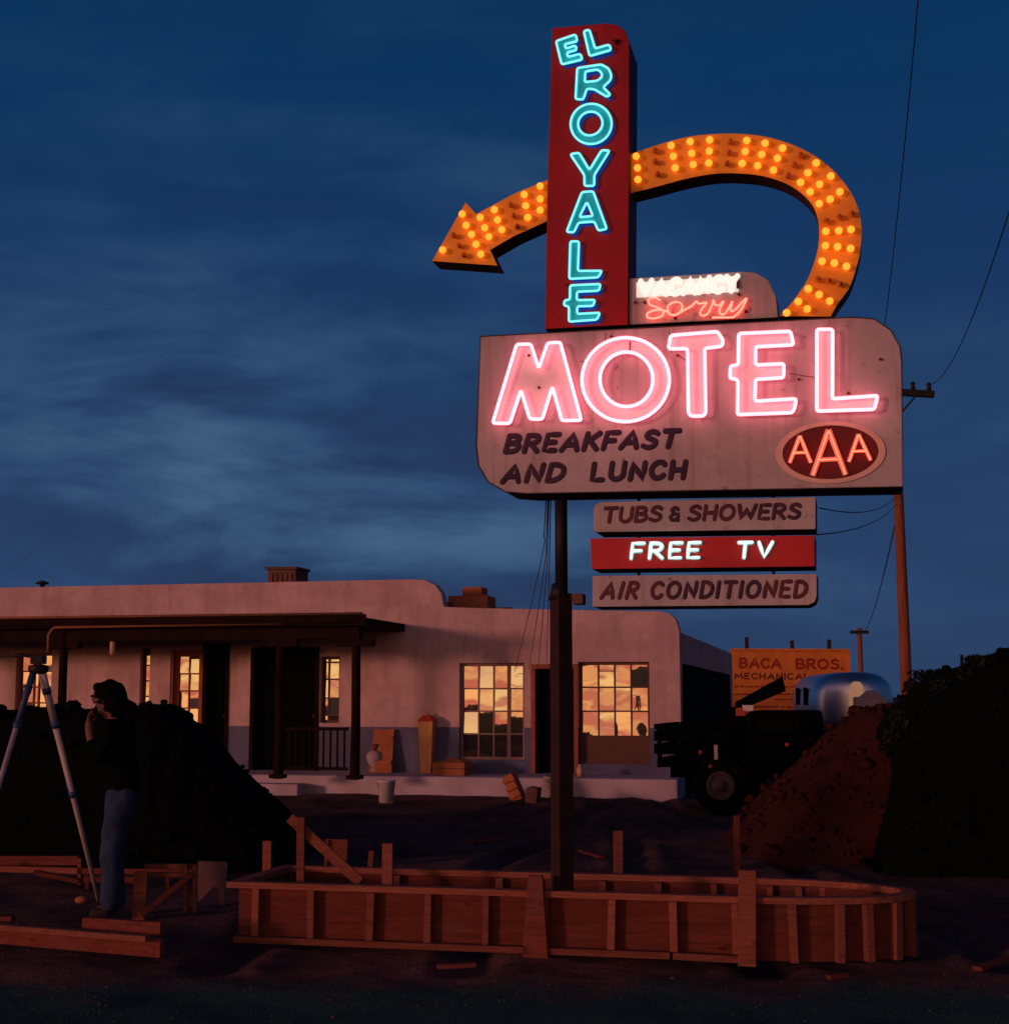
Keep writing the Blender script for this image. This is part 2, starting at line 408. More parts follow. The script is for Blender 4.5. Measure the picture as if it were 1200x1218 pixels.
def dirt(name, a, b, c, sc=.6, near=None):
    m = bpy.data.materials.new(name); m.use_nodes = True; t = NT(m.node_tree); p = t.n['Principled BSDF']
    co = t.add('ShaderNodeTexCoord').outputs['Object']
    n = t.noise(co, sc, 8, .65); n2 = t.noise(co, sc * 6, 6, .65)
    col = t.mix(t.ramp(n, [(.38, 0.0), (.62, 1.0)]), a, b)
    col = t.mix(t.math('MULTIPLY', t.ramp(n2, [(.5, 0.0), (.7, 1.0)]), .6), col, c)
    if near:
        sy = t.add('ShaderNodeSeparateXYZ'); t.link(co, sy.inputs[0])
        e = t.math('ADD', sy.outputs[1], t.math('MULTIPLY', t.math('SUBTRACT', t.noise(co, 1.7, 6, .65), .5), 1.9))
        col = t.mix(t.ramp(t.math('MULTIPLY', e, .1), [(.815, 1.0), (.885, 0.0)]), col, near)
    t.link(col, p.inputs['Base Color']); p.inputs['Roughness'].default_value = 1.0; p.inputs['Specular IOR Level'].default_value = .05
    bp = t.add('ShaderNodeBump'); bp.inputs['Strength'].default_value = .7; bp.inputs['Distance'].default_value = .05
    t.link(t.noise(co, sc * 16, 6, .7), bp.inputs['Height']); t.link(bp.outputs[0], p.inputs['Normal'])
    return m
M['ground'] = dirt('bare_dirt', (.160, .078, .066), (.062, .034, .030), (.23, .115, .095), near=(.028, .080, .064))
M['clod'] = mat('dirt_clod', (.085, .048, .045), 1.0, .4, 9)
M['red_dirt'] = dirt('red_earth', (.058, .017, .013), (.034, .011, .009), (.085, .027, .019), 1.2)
M['dark_and_shaded_dirt'] = dirt('dark_and_shaded_earth', (.0055, .0058, .0055), (.0035, .0042, .0042), (.008, .0075, .0065), 1.2)  # near-black earth; on the right mound this colour carries the slope's shade

# ------------------------------------------------------------------ lettering: single-stroke brush alphabet
def _O(wd): return [('o', [(wd / 2 + wd / 2 * math.cos(a), .5 + .5 * math.sin(a)) for a in [2 * math.pi * i / 14 for i in range(14)]])]
FONT = {
 'A': (.62, [('l', [(0, 0), (.34, 1), (.62, 0)]), ('l', [(.12, .33), (.53, .33)])]),
 'B': (.5, [('l', [(.02, 0), (.02, 1)]), ('c', [(.02, 1), (.34, .97), (.44, .77), (.32, .57), (.04, .53)]), ('c', [(.04, .53), (.40, .48), (.5, .26), (.36, .03), (.02, 0)])]),
 'C': (.52, [('c', [(.5, .83), (.38, .98), (.18, .94), (.02, .68), (.02, .32), (.17, .04), (.37, .01), (.52, .17)])]),
 'D': (.54, [('l', [(.02, 0), (.02, 1)]), ('c', [(.02, 1), (.3, .97), (.53, .72), (.53, .30), (.30, .03), (.02, 0)])]),
 'E': (.46, [('l', [(.46, 1), (.02, 1), (.02, 0), (.46, 0)]), ('l', [(.02, .52), (.38, .52)])]),
 'F': (.46, [('l', [(.47, 1), (.02, 1), (.02, 0)]), ('l', [(.02, .5), (.38, .5)])]),
 'H': (.54, [('l', [(.02, 0), (.02, 1)]), ('l', [(.52, 0), (.52, 1)]), ('l', [(.02, .5), (.52, .5)])]),
 'I': (.06, [('l', [(.03, 0), (.03, 1)])]),
 'K': (.52, [('l', [(.02, 0), (.02, 1)]), ('l', [(.5, 1), (.05, .45)]), ('l', [(.18, .58), (.52, 0)])]),
 'L': (.44, [('l', [(.02, 1), (.02, 0), (.44, 0)])]),
 'M': (.7, [('l', [(0, 0), (.1, 1), (.35, .28), (.6, 1), (.7, 0)])]),
 'N': (.54, [('l', [(.02, 0), (.02, 1), (.52, 0), (.52, 1)])]),
 'O': (.62, _O(.62)),
 'R': (.52, [('l', [(.02, 0), (.02, 1)]), ('c', [(.02, 1), (.36, .97), (.47, .75), (.34, .52), (.04, .48)]), ('l', [(.2, .48), (.52, 0)])]),
 'S': (.48, [('c', [(.46, .86), (.3, .99), (.1, .92), (.06, .68), (.26, .53), (.46, .35), (.42, .1), (.22, 0), (0, .12)])]),
 'T': (.56, [('l', [(0, 1), (.56, 1)]), ('l', [(.28, 1), (.28, 0)])]),
 'U': (.54, [('c', [(.02, 1), (.02, .6), (.04, .2), (.2, 0), (.38, .03), (.52, .25), (.52, .6), (.52, 1)])]),
 'V': (.58, [('l', [(0, 1), (.28, 0), (.58, 1)])]),
 'W': (.78, [('l', [(0, 1), (.16, 0), (.38, .72), (.6, 0), (.78, 1)])]),
 'Y': (.56, [('l', [(0, 1), (.28, .48), (.56, 1)]), ('l', [(.28, .48), (.28, 0)])]),
 '&': (.46, [('c', [(.38, .82), (.22, .95), (.06, .78), (.2, .53), (.02, .28), (.16, .03), (.42, .16)]), ('l', [(.40, .46), (.42, .0)])]),
 '.': (.08, [('l', [(.03, 0), (.05, .04)])]), ' ': (.34, []),
}
def text_strokes(txt, p0, p1, h, slant, gap=.22, jig=0.0, topk=1.0):
    """strokes in photo pixels: baseline p0->p1, cap height h (px)"""
    wd = [FONT[c][0] for c in txt]; tot = sum(wd) + gap * (len(txt) - 1)
    p0, p1 = Vector(p0), Vector(p1); a = (p1 - p0) / tot; hx = Vector((slant * h, -h)); x = 0; out = []
    for c, wdt in zip(txt, wd):
        dy = random.uniform(-jig, jig)
        for kind, pts in FONT[c][1]:
            q = [p0 + a * (x + u) + hx * (vv + dy) for u, vv in pts]
            if kind == 'c': q = smooth_loop(q, False, 5)
            if kind == 'o': q = smooth_loop(q + [q[0]], False, 3)
            if kind == 'l':
                z = [q[0]]
                for s0, s1 in zip(q, q[1:]): z += [s0.lerp(s1, .5), s1]
                q = z
            out.append(q)
        x += wdt + gap
    return out
def paint_text(fr, strokes, y, r, mb, flat=.10, n=8):
    for q in strokes:
        pts = [fr.px(p[0], p[1], y) for p in q]
        mb.tube(pts, r, n, flat=flat, caps='round')

# =================================================================== SETTING: ground
def hgt(x, y):
    d = math.hypot(x, y)
    if d > 60: return 0.0
    a = .05 * noise.noise(Vector((x * .35, y * .35, 3.1))) + .028 * noise.noise(Vector((x * 1.6, y * 1.6, 8.2))) + .012 * noise.noise(Vector((x * 5, y * 5, 1.2)))
    if 9 < y < 24:                                   # two pairs of wheel ruts curving up to the motel
        for c0, cv in ((-1.1, .020), (2.2, -.004)):
            xc = c0 + cv * (y - 9) ** 2 * .6 + .15 * math.sin(y * .8)
            for o in (-.75, .75): a -= .06 * math.exp(-((x - xc - o) / .13) ** 2) - .025 * math.exp(-((abs(x - xc - o) - .24) / .08) ** 2)
    return a * min(1, max(0, (60 - d) / 20)) - .012
def axis(ranges):
    out = []
    for a, b, st in ranges:
        k = a
        while k < b - 1e-6: out.append(k); k += st
    out.append(ranges[-1][1]); return out
xs = axis([(-900, -100, 200), (-100, -30, 20), (-30, -8, 2), (-8, -5, .25), (-5, 5, .09), (5, 8, .25), (8, 30, 2), (30, 100, 20), (100, 900, 200)])
ys = axis([(-900, -100, 200), (-100, -20, 20), (-20, 4, 3), (4, 7, .3), (7, 13, .08), (13, 24, .25), (24, 50, 2), (50, 100, 10), (100, 2500, 400)])
g = MB()
for yy in ys:
    for xx in xs: g.vert((xx, yy, hgt(xx, yy)))
nx = len(xs)
for j in range(len(ys) - 1):
    for i in range(nx - 1): g.face([j * nx + i, j * nx + i + 1, (j + 1) * nx + i + 1, (j + 1) * nx + i], True)
tag(g.build('ground', M['ground'], fix=False), 'bare rutted dirt lot of the building site', 'ground', kind='structure')

# =================================================================== MOTEL BUILDING
WALL_Y = 25.6
o_ = at(560, 915, WALL_Y); BF = Frame((o_.x, o_.y, 0), 12.5)
bx = lambda px, py=828: BF.px(px, py, 0).x
bz = lambda px, py: BF.px(px, py, 0).z
def bp2(px, py): p = BF.px(px, py, 0); return (p.x, p.z)
building = thing('motel_building', 'long low stucco motel building with flat roof, porch and sunset-lit windows', 'building', BF)
WALK_H = .30
# facade outline, with holes for the openings
xl = bx(-260)
top = [(-260, 705), (0, 699), (250, 694), (490, 689), (506, 690), (518, 696), (525, 706), (528, 722)]
top2 = [(560, 723), (680, 725.5), (785, 727), (797, 730), (804, 737), (808, 750)]
outer = [(xl, 0.0)] + [bp2(*p) for p in top + top2]
outer += [(outer[-1][0] + .01, 0.0)]
def rect(x0, x1, y0, y1, skew=True):
    return [bp2(x0, y0), bp2(x1, y0), bp2(x1, y1), bp2(x0, y1)]
def rect_z(x0, x1, ztop, zbot):
    a, b = bx(x0), bx(x1); return [(a, ztop), (b, ztop), (b, zbot), (a, zbot)]
OPEN = {
 'winA': rect_z(546.5, 623.5, bz(584, 789), bz(584, 904)), 'winB': rect_z(688, 772.5, bz(730, 787.5), bz(730, 909)),
 'door': rect_z(633, 686, bz(660, 792), .31), 'winC': rect_z(381, 403.5, bz(392, 781), bz(392, 860)),
 'doorG': rect_z(202, 240, bz(220, 773), bz(220, 905)), 'doorD': rect_z(242, 271, bz(255, 768), .31), 'winD': rect_z(166, 177, bz(170, 770), bz(170, 850)),
 'winE': rect_z(18, 60, bz(30, 777), bz(30, 858)), 'doorP': rect_z(299, 378, bz(340, 772), .31), 'winF': rect_z(-150, -90, bz(-120, 777), bz(-120, 858)),
}
xr = outer[-1][0]
fac = MB().plate([outer] + list(OPEN.values()), 0, .30)
wall = fac.build('wall', M['stucco'], building, bevel=.04)
# side and back walls as a shell behind the facade
backp = BF.pxx(871, 778, xr); DEP = min(max(backp.y, 5), 16)
zr = bz(800, 740) - .15; zl = bz(300, 700) - .15; xm = bx(525)
sh = MB()
sh.box(xr - .32, xr - .01, .302, DEP, 0, zr); sh.box(xl, xr - .33, DEP - .3, DEP, 0, zr - .01)
sh.box(xl, xl + .3, .302, DEP - .301, 0, zl - .2)
sh.build('side_wall', M['stucco'], building, bevel=.04)
rf = MB(); rf.box(xl, xr - .33, .31, DEP - .31, zr - .45, zr - .30); rf.box(xl, xm - .05, .31, DEP - .4, zr - .29, zl - .1)
rf.build('roof', M['cooler'], building)
# dark garage opening on the shaded side wall
gd = MB(); p0 = BF.pxx(812, 790, xr); p1 = BF.pxx(866, 812, xr)
gd.hexa([(xr + .002, p0.y, 0.02), (xr + .05, p0.y, 0.02), (xr + .05, p1.y, 0.02), (xr + .002, p1.y, 0.02), (xr + .002, p0.y, p0.z), (xr + .05, p0.y, p0.z), (xr + .05, p1.y, p0.z - .03), (xr + .002, p1.y, p0.z - .03)])
gd.build('garage_door', M['dark_in'], building)
# interior back-drop: dark inner walls closing off each opening
def window(key, cols, rows, frame_m, name='window', bias=None, thick=None, blank=None, y=.10, fw=.045, seed=1, spread=1.6):
    rnd = random.Random(seed); q = OPEN[key]; x0, x1 = q[0][0], q[1][0]; z1, z0 = q[0][1], q[2][1]
    fr_ = MB(); e = .012
    fr_.box(x0 - e, x0 + fw, y, y + .06, z0 - e, z1 + e); fr_.box(x1 - fw, x1 + e, y, y + .06, z0 - e, z1 + e)
    fr_.box(x0 + fw, x1 - fw, y, y + .06, z1 - fw, z1 + e); fr_.box(x0 + fw, x1 - fw, y, y + .06, z0 - e, z0 + fw)
    cxs = cols if isinstance(cols, list) else [i / cols for i in range(cols + 1)]
    rzs = rows if isinstance(rows, list) else [i / rows for i in range(rows + 1)]
    X_ = [x0 + fw + (x1 - x0 - 2 * fw) * c for c in cxs]; Z_ = [z1 - fw - (z1 - z0 - 2 * fw) * c for c in rzs]
    for i, x in enumerate(X_[1:-1], 1):
        t = .030 if thick == i else .013
        fr_.box(x - t, x + t, y + .008, y + .052, Z_[-1] if blank is None else Z_[-2], Z_[0])
    for z in Z_[1:-1]: fr_.box(X_[0], X_[-1], y + .011, y + .049, z - .013, z + .013)
    root = fr_.build(name, frame_m, building)
    gl = MB()
    for r_ in range(len(Z_) - 1):
        for c in range(len(X_) - 1):
            if blank is not None and r_ == len(Z_) - 2: continue
            a, b = X_[c] + .004, X_[c + 1] - .004; zt, zb = Z_[r_] - .004, Z_[r_ + 1] + .004
            tx = R(rnd.gauss(bias[r_] if bias else 0, spread)); tz = R(rnd.gauss(0, 2.4))
            cx, cz = (a + b) / 2, (zt + zb) / 2; yy = y + .032
            P = []
            for (xx, z_) in ((a, zb), (b, zb), (b, zt), (a, zt)):
                P.append((xx, yy + (xx - cx) * math.tan(tz) * .6 + (z_ - cz) * math.tan(tx) * .6 , z_))
            # shallow bowed pane: centre pushed so that the reflection bends
            ids = [gl.vert(p) for p in P]; gl.face(ids)
    gl.build('pane', M['glass'], root, fix=False)
    bk = MB(); bk.box(x0 - .05, x1 + .05, .305, .33, z0 - .05, z1 + .05); bk.build('dark_room', M['dark_in'], root)
    if blank is not None:
        pl = MB(); pl.box(X_[0] + .001, X_[-1] - .001, y + .02, y + .04, Z_[-1] + .002, Z_[-2] - .014); pl.build('lower_panel', M['dark_frame'], root)
    return root
window('winA', [0, .255, .51, .765, 1], 4, M['win_frame'], bias=[3.4, 2.4, 2.3, -3.5], thick=3, seed=11)
window('winB', 4, [0, .235, .485, .745, 1], M['dark_frame'], bias=[2.4, 2.0, 3.6, 0], blank=1, seed=29, spread=1.5)
window('winC', [0, .27, 1], [0, .05, .33, .64, .92, 1], M['dark_frame'], bias=[2, 2, 1.6, 1.4, 0], seed=5)
window('doorG', 2, [0, .18, .36, .54, .72], M['door_frame'], name='glazed_door', bias=[2.4, 2, 1.8, 1.5], fw=.12, seed=8) if False else None
def glazed_door(key, seed):
    q = OPEN[key]; x0, x1 = q[0][0], q[1][0]; z1, z0 = q[0][1], q[2][1]
    OPEN['tmp'] = [(x0 + .055, z1 - .05), (x1 - .04, z1 - .05), (x1 - .04, z1 - 1.42), (x0 + .055, z1 - 1.42)]
    r_ = window('tmp', 2, 4, M['door_frame'], name='glazed_door', bias=[2.4, 2.0, 1.8, 1.2], seed=seed, fw=.07)
    lp = MB(); lp.box(x0 + .04, x1 - .03, .11, .15, z0, z1 - 1.44); lp.build('door_panel', M['door_frame'], r_)
    jb = MB(); jb.box(x0 - .01, x0 + .04, .02, .2, z0, z1); jb.box(x1 - .025, x1 + .01, .02, .2, z0, z1); jb.box(x0 + .04, x1 - .03, .02, .2, z1 - .035, z1 + .01)
    jb.build('door_frame', M['door_frame'], r_)
    return r_
glazed_door('doorG', 8)
window('winD', 1, 4, M['dark_frame'], bias=[2, 1.5, 1.5, .8], seed=31)
window('winE', [0, .42, .58, 1], 4, M['door_frame'], bias=[1.2, 1, 1, .8], seed=41)
window('winF', 2, 4, M['door_frame'], bias=[1.2, 1, 1, .8], seed=43)
def dark_door(key, frame_m):
    q = OPEN[key]; x0, x1 = q[0][0], q[1][0]; z1, z0 = q[0][1], q[2][1]
    d = MB(); d.box(x0 + .05, x1 - .05, .16, .20, z0, z1 - .05)
    for zz0, zz1 in ((.45, 1.05), (1.2, 1.9)): d.box(x0 + .16, x1 - .16, .145, .158, z0 + zz0 - .2, min(z0 + zz1 - .2, z1 - .15))
    o = d.build('door', M['dark_in'], building)
    f = MB(); f.box(x0 - .02, x0 + .05, -.02, .19, z0, z1 + .03); f.box(x1 - .05, x1 + .02, -.02, .19, z0, z1 + .03); f.box(x0 + .05, x1 - .05, -.02, .19, z1 - .05, z1 + .03)
    f.build('door_frame', frame_m, o); h = MB(); h.ball((x1 - .11, .13, z0 + .95), .03); h.build('door_knob', M['rim'], o)
dark_door('door', M['door_frame']); dark_door('doorD', M['porchwood']); dark_door('doorP', M['porchwood'])
# porch along the left half
xp1 = bx(481)
pc = BF.pxx(431, 727, xp1 - .05); PY = max(-3.6, min(-1.4, pc.y))
zp = BF.px(300, 735, PY).z
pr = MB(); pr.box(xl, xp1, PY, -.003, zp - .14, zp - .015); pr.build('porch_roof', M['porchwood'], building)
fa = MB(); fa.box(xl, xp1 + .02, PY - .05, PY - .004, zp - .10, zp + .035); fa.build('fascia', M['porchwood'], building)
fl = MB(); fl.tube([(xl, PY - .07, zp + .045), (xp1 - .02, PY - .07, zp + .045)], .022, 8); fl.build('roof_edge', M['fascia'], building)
def pbx(px, py, y): return BF.px(px, py, y)
bm_y = PY + .25
zb_ = BF.px(200, 755, bm_y).z
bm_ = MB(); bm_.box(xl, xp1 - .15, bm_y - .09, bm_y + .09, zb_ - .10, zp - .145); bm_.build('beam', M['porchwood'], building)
gp = MB(); a_ = pbx(66, 746.5, PY - .02); b_ = pbx(338, 741.5, PY - .02)
gp.tube([a_ + Vector((-.12, 0, -.40)), a_ + Vector((-.12, 0, -.12)), a_ + Vector((-.05, 0, -.02)), a_, b_], .024, 8); gp.build('drainpipe', M['fascia'], building)
for px in (71, 331, 422, -180):
    b = pbx(px, 900, bm_y); p = MB()
    p.tube([(b.x, bm_y, WALK_H - .02), (b.x + .01, bm_y, WALK_H + .8), (b.x, bm_y, zb_ - .10)], [.085, .075, .072], 10)
    p.box(b.x - .30, b.x + .30, bm_y - .07, bm_y + .07, zb_ - .22, zb_ - .101); p.box(b.x - .12, b.x + .12, bm_y - .11, bm_y + .11, WALK_H - .01, WALK_H + .05)
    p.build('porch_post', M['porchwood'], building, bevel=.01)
rl = MB(); ra, rb_ = pbx(340, 870, bm_y), pbx(414, 870, bm_y); rl.bar((ra.x, bm_y, 1.08), (rb_.x, bm_y, 1.08), .05, .05); rl.bar((ra.x, bm_y, .45), (rb_.x, bm_y, .45), .05, .05)
for i in range(9): xx_ = ra.x + (rb_.x - ra.x) * (i + .5) / 9; rl.box(xx_ - .014, xx_ + .014, bm_y - .014, bm_y + .014, .47, 1.06)
rl.build('railing', M['porchwood'], building)
lt = MB(); c = pbx(134, 770, bm_y); lt.lathe([(.02, .14), (.045, .10), (.05, -.10), (.03, -.13)], c, 10); lo = lt.build('porch_lantern', M['lantern'], building)
lk = MB(); lk.tube([c + Vector((0, 0, .13)), (c.x, c.y, zb_ - .10)], .008, 6); lk.build('hanging_rod', M['black_steel'], lo)
# raised walk in front of the building
WY = BF.pz(640, 925.5, WALK_H).y
sw = MB(); xs0, xs1 = BF.pz(282, 930, WALK_H).x, BF.px(806, 930, WY).x
sw.box(xl, xs1, WY, -.003, -.1, WALK_H)
sw.build('sidewalk', M['concrete'], None, bevel=.03)
tag(bpy.data.objects['sidewalk'], 'raised concrete walk along the motel front', 'sidewalk', kind='structure')
bpy.data.objects['sidewalk'].location = BF.O; bpy.data.objects['sidewalk'].rotation_euler = (0, 0, BF.yaw)
st = MB(); a = BF.px(331, 940, WY - .3); b = BF.px(356, 940, WY - .3); st.box(a.x - .5, b.x, WY - .38, WY - .002, -.05, .17)
sto = st.build('step', M['concrete'], None, bevel=.02); sto.location = BF.O; sto.rotation_euler = (0, 0, BF.yaw); tag(sto, 'low concrete step below the porch', 'step', kind='structure')

def sub(fr, p, yaw=None):
    """a frame whose base is local point p of fr"""
    return Frame(fr.M @ Vector(p), -math.degrees(fr.yaw) if yaw is None else yaw)
# roof-top units
def cooler():
    y = 1.2; a = BF.px(318, 692, y); b = BF.px(352, 674, y); base = sub(BF, (a.x, y, zl - .1))
    t = thing('rooftop_cooler', 'louvred evaporative cooler on the motel roof above the porch', 'cooler', base)
    wd = b.x - a.x; h = max(b.z - (zl - .1), .3); m = MB(); m.box(0, wd, 0, wd * 1.2, 0, h - .05); m.build('cabinet', M['cooler'], t, bevel=.01)
    l = MB()
    for i in range(5): l.box(.04 + i * (wd - .08) / 5, .04 + (i + .68) * (wd - .08) / 5, -.03, -.004, .06, h - .12)
    l.build('louvre', M['cooler'], t)
    m = MB(); m.box(-.03, wd + .03, -.04, wd * 1.2 + .03, h - .048, h); m.build('lid', M['dark_frame'], t)
cooler()
def flat_box():
    y = 1.0; zt = zr - .30; a = BF.px(533, 722, y); b = BF.px(580, 708, y); base = sub(BF, (a.x, y, zt))
    t = thing('rooftop_vent_box', 'orange two-tier box unit on the lower motel roof', 'roof unit', base)
    wd = b.x - a.x; h = b.z - zt; m = MB(); m.box(0, wd, 0, wd * .9, 0, h); m.build('lower_box', M['brick'], t, bevel=.01)
    c0 = BF.px(550, 700, y + .15); c1 = BF.px(573, 698, y + .15)
    m = MB(); m.box(c0.x - a.x, c1.x - a.x, .15, .62, h + .002, c1.z - zt); m.build('upper_box', M['brick'], t, bevel=.01)
    m = MB(); m.box(wd * .85, wd + .35, .3, wd * .8, 0, h * .8); m.build('duct', M['dark_frame'], t, bevel=.01)
flat_box()
def vent():
    y = 2.0; a = BF.px(50, 702, y); base = sub(BF, (a.x, y, zl - .1)); t = thing('roof_vent', 'small mushroom vent pipe on the left of the motel roof', 'vent', base)
    z1 = BF.px(50, 695, y).z - (zl - .1)
    m = MB(); m.lathe([(.05, 0), (.05, z1 - .0)], n=10); m.build('pipe', M['black_steel'], t)
    m = MB(); m.lathe([(.13, z1 + .002), (.12, z1 + .04), (.03, z1 + .07)], n=12); m.build('cap', M['black_steel'], t)
vent()

# =================================================================== THE NEON SIGN
pb = at(668, 900, 9.65); SF = Frame((pb.x, pb.y, 0), 13.5)
sign = thing('motel_sign', 'tall neon motel sign with red tower and bulb-studded orange arrow on a dark pole', 'sign', SF)
YF = -.19                                            # front plane of the cabinets
def sp(px, py, y=YF): p = SF.px(px, py, y); return (p.x, p.z)
PXM = (SF.px(701, 600, YF) - SF.px(700, 600, YF)).length     # metres per photo pixel on the sign
# pole
pa = MB(); c0 = SF.px(667.5, 700, 0); zt = c0.z
def diamond(x, y, hw, z0, z1, mb):
    mb.hexa([(x - hw, y, z0), (x, y - hw, z0), (x + hw, y, z0), (x, y + hw, z0), (x - hw, y, z1), (x, y - hw, z1), (x + hw, y, z1), (x, y + hw, z1)])
diamond(SF.px(668, 900, 0).x, 0, 13.5 * PXM, -.1, SF.px(668, 706, 0).z, pa); pa.build('pole', M['pole'], sign)
pu = MB(); xx = SF.px(667.5, 650, 0).x; pu.tube([(xx, 0, SF.px(668, 706, 0).z), (xx, 0, SF.px(668, 588, 0).z + .1)], 7.6 * PXM, 14); pu.build('upper_pole', M['black_steel'], sign)
pc_ = MB(); pc_.tube([(xx - .02, 0, SF.px(668, 714, 0).z), (xx - .02, 0, SF.px(668, 694, 0).z)], [12 * PXM, 8 * PXM], 8); pc_.build('collar', M['black_steel'], sign)
# floodlight on a bracket
fl_ = MB(); a = SF.px(676, 711, 0); b = SF.px(684, 711, 0); fl_.bar(a, b, .02, .03); flo = fl_.build('floodlight', M['black_steel'], sign)
f2 = MB(); p = SF.px(689, 713, 0); f2.box(p.x - .035, p.x + .035, -.06, .05, p.z - .035, p.z + .035); f2.build('lamp_housing', M['dark_frame'], flo, bevel=.008)
# main cabinet
mp = [(571, 400), (1013, 377), (1040, 379), (1060, 393), (1070.5, 412), (1072.5, 430), (1074, 579), (627, 587), (601, 585), (580, 573), (569, 554), (566, 530)]
main = MB().plate([[sp(*p) for p in mp]], YF, -YF, 1).build('main_panel', [M['panel'], M['panel_side']], sign, bevel=.006)
tr = MB(); loop = [SF.px(*p, YF - .004) for p in mp]; tr.tube(loop, .004, 6, closed=True); tr.build('edge_trim', M['panel_side'], main)
for (x0, y0, x1, y1) in ((796, 392, 798, 420), (720, 396, 720, 425), (690, 430, 720, 429)):
    sm = MB(); sm.tube([SF.px(x0, y0, YF - .001), SF.px(x1, y1, YF - .001)], .0018, 5); sm.build('panel_seam', M['panel_side'], main)
# tower
tw = [(656.5, 32.5), (720, 27), (735, 29), (744, 37), (748.5, 50), (748, 200), (746.5, 386.3), (648, 391.3), (651, 220)]
tower = MB().plate([[sp(*p) for p in tw]], YF, .17, 1).build('tower_panel', [M['tower'], M['tower_side']], sign, bevel=.006)
# vacancy cabinet
vp = [(748.2, 331), (883, 322.5), (900, 324.5), (914, 333), (923, 352), (925.5, 377.4), (748.2, 386.2)]
VY = YF + .03
vac = MB().plate([[sp(*p, VY) for p in vp]], VY, .13, 1).build('vacancy_panel', [M['panel'], M['panel_side']], sign, bevel=.006)
# arrow
ao = [(653, 213), (611.7, 229.7), (566.3, 254.3), (553.7, 240.3), (513.7, 310.3), (591.7, 315.7), (583, 297), (611.7, 280.3), (652, 262)]
inn = [(50, 370), (150, 345), (300, 305), (430, 285), (550, 287), (640, 300), (730, 330), (800, 375), (850, 430), (872, 490), (878, 560), (870, 630), (850, 700), (820, 770), (780, 830), (740, 880), (700, 922)]
out_ = [(930, 924), (960, 870), (1010, 800), (1040, 720), (1060, 640), (1068, 540), (1055, 450), (1020, 370), (960, 290), (880, 220), (780, 165), (660, 125), (540, 108), (420, 108), (300, 120), (180, 150), (45, 195)]
z2 = lambda p: (740 + p[0] / 3.75, 130 + p[1] / 3.75)
inn_s = smooth_loop([z2(p) for p in inn], False, 3); out_s = smooth_loop([z2(p) for p in out_], False, 3)
AY = -.10
arrow_px = ao + [(700, 243)] + [tuple(p) for p in inn_s] + [tuple(p) for p in out_s] + [(700, 196)]
arrow = MB().plate([[sp(*p, AY) for p in arrow_px]], AY, .10, 1).build('arrow', [M['orange'], M['orange_side']], sign, bevel=.004)
# bulbs: three lit rows then one dark row
rows = [[(62, 208), (68, 260), (70, 312)], [(147, 183), (148, 232), (158, 288)], [(218, 160), (228, 208), (236, 260)], [(303, 143), (310, 195), (316, 245)],
        [(390, 135), (388, 185), (386, 238)], [(482, 143), (478, 192), (468, 240)], [(555, 138), (548, 187), (535, 240)], [(637, 150), (622, 200), (604, 250)],
        [(715, 172), (692, 217), (674, 270)], [(795, 203), (768, 247), (740, 295)], [(865, 238), (828, 282), (795, 325)], [(930, 297), (880, 333), (838, 367)],
        [(970, 367), (927, 400), (878, 420)], [(1022, 463), (967, 478), (910, 497)], [(1020, 535), (966, 540), (908, 543)], [(1018, 620), (960, 612), (906, 607)],
        [(1000, 700), (946, 685), (891, 677)], [(970, 778), (920, 762), (872, 756)], [(925, 855), (878, 826), (830, 800)], [(870, 905), (825, 890), (785, 857)], [(733, 907)]]
bulbs = [(z2(p), i in (1, 5, 9, 13, 17)) for i, r_ in enumerate(rows) for p in r_ if p != (870, 905)]
z5 = lambda p: (505 + p[0] / 7.5, 205 + p[1] / 7.5)
for p in [(495, 400), (535, 492), (572, 572), (622, 330), (650, 422), (688, 510), (888, 195), (902, 295), (920, 400), (1030, 120), (1030, 235), (1030, 335), (335, 370), (370, 470), (418, 552), (458, 640), (500, 728), (160, 690)]: bulbs.append((z5(p), False))
for p in [(770, 290), (797, 385), (825, 480), (262, 560), (312, 652), (352, 735)]: bulbs.append((z5(p), True))
BM = {}
for off in (False, True):
    m = MB(); r_ = 4.3 * PXM if not off else 3.6 * PXM
    m.lathe([(r_ * .55, .0), (r_ * .6, .012), (r_, .026), (r_ * 1.02, .036), (r_ * .75, .052), (r_ * .25, .060)], n=10)
    m.v = [(x, -z, y) for x, y, z in m.v]; BM[off] = m
b0 = {}
for (p, off) in bulbs:
    c = SF.px(p[0], p[1], AY - .03); c.y = AY + .001
    if off not in b0:
        o = BM[off].build('bulb', M['bulb_off' if off else 'bulb'], arrow); b0[off] = o
    else: o = b0[off].copy(); link(o); o.parent = arrow
    o.location = c
    if off: o['label'] = 'unlit bulb'
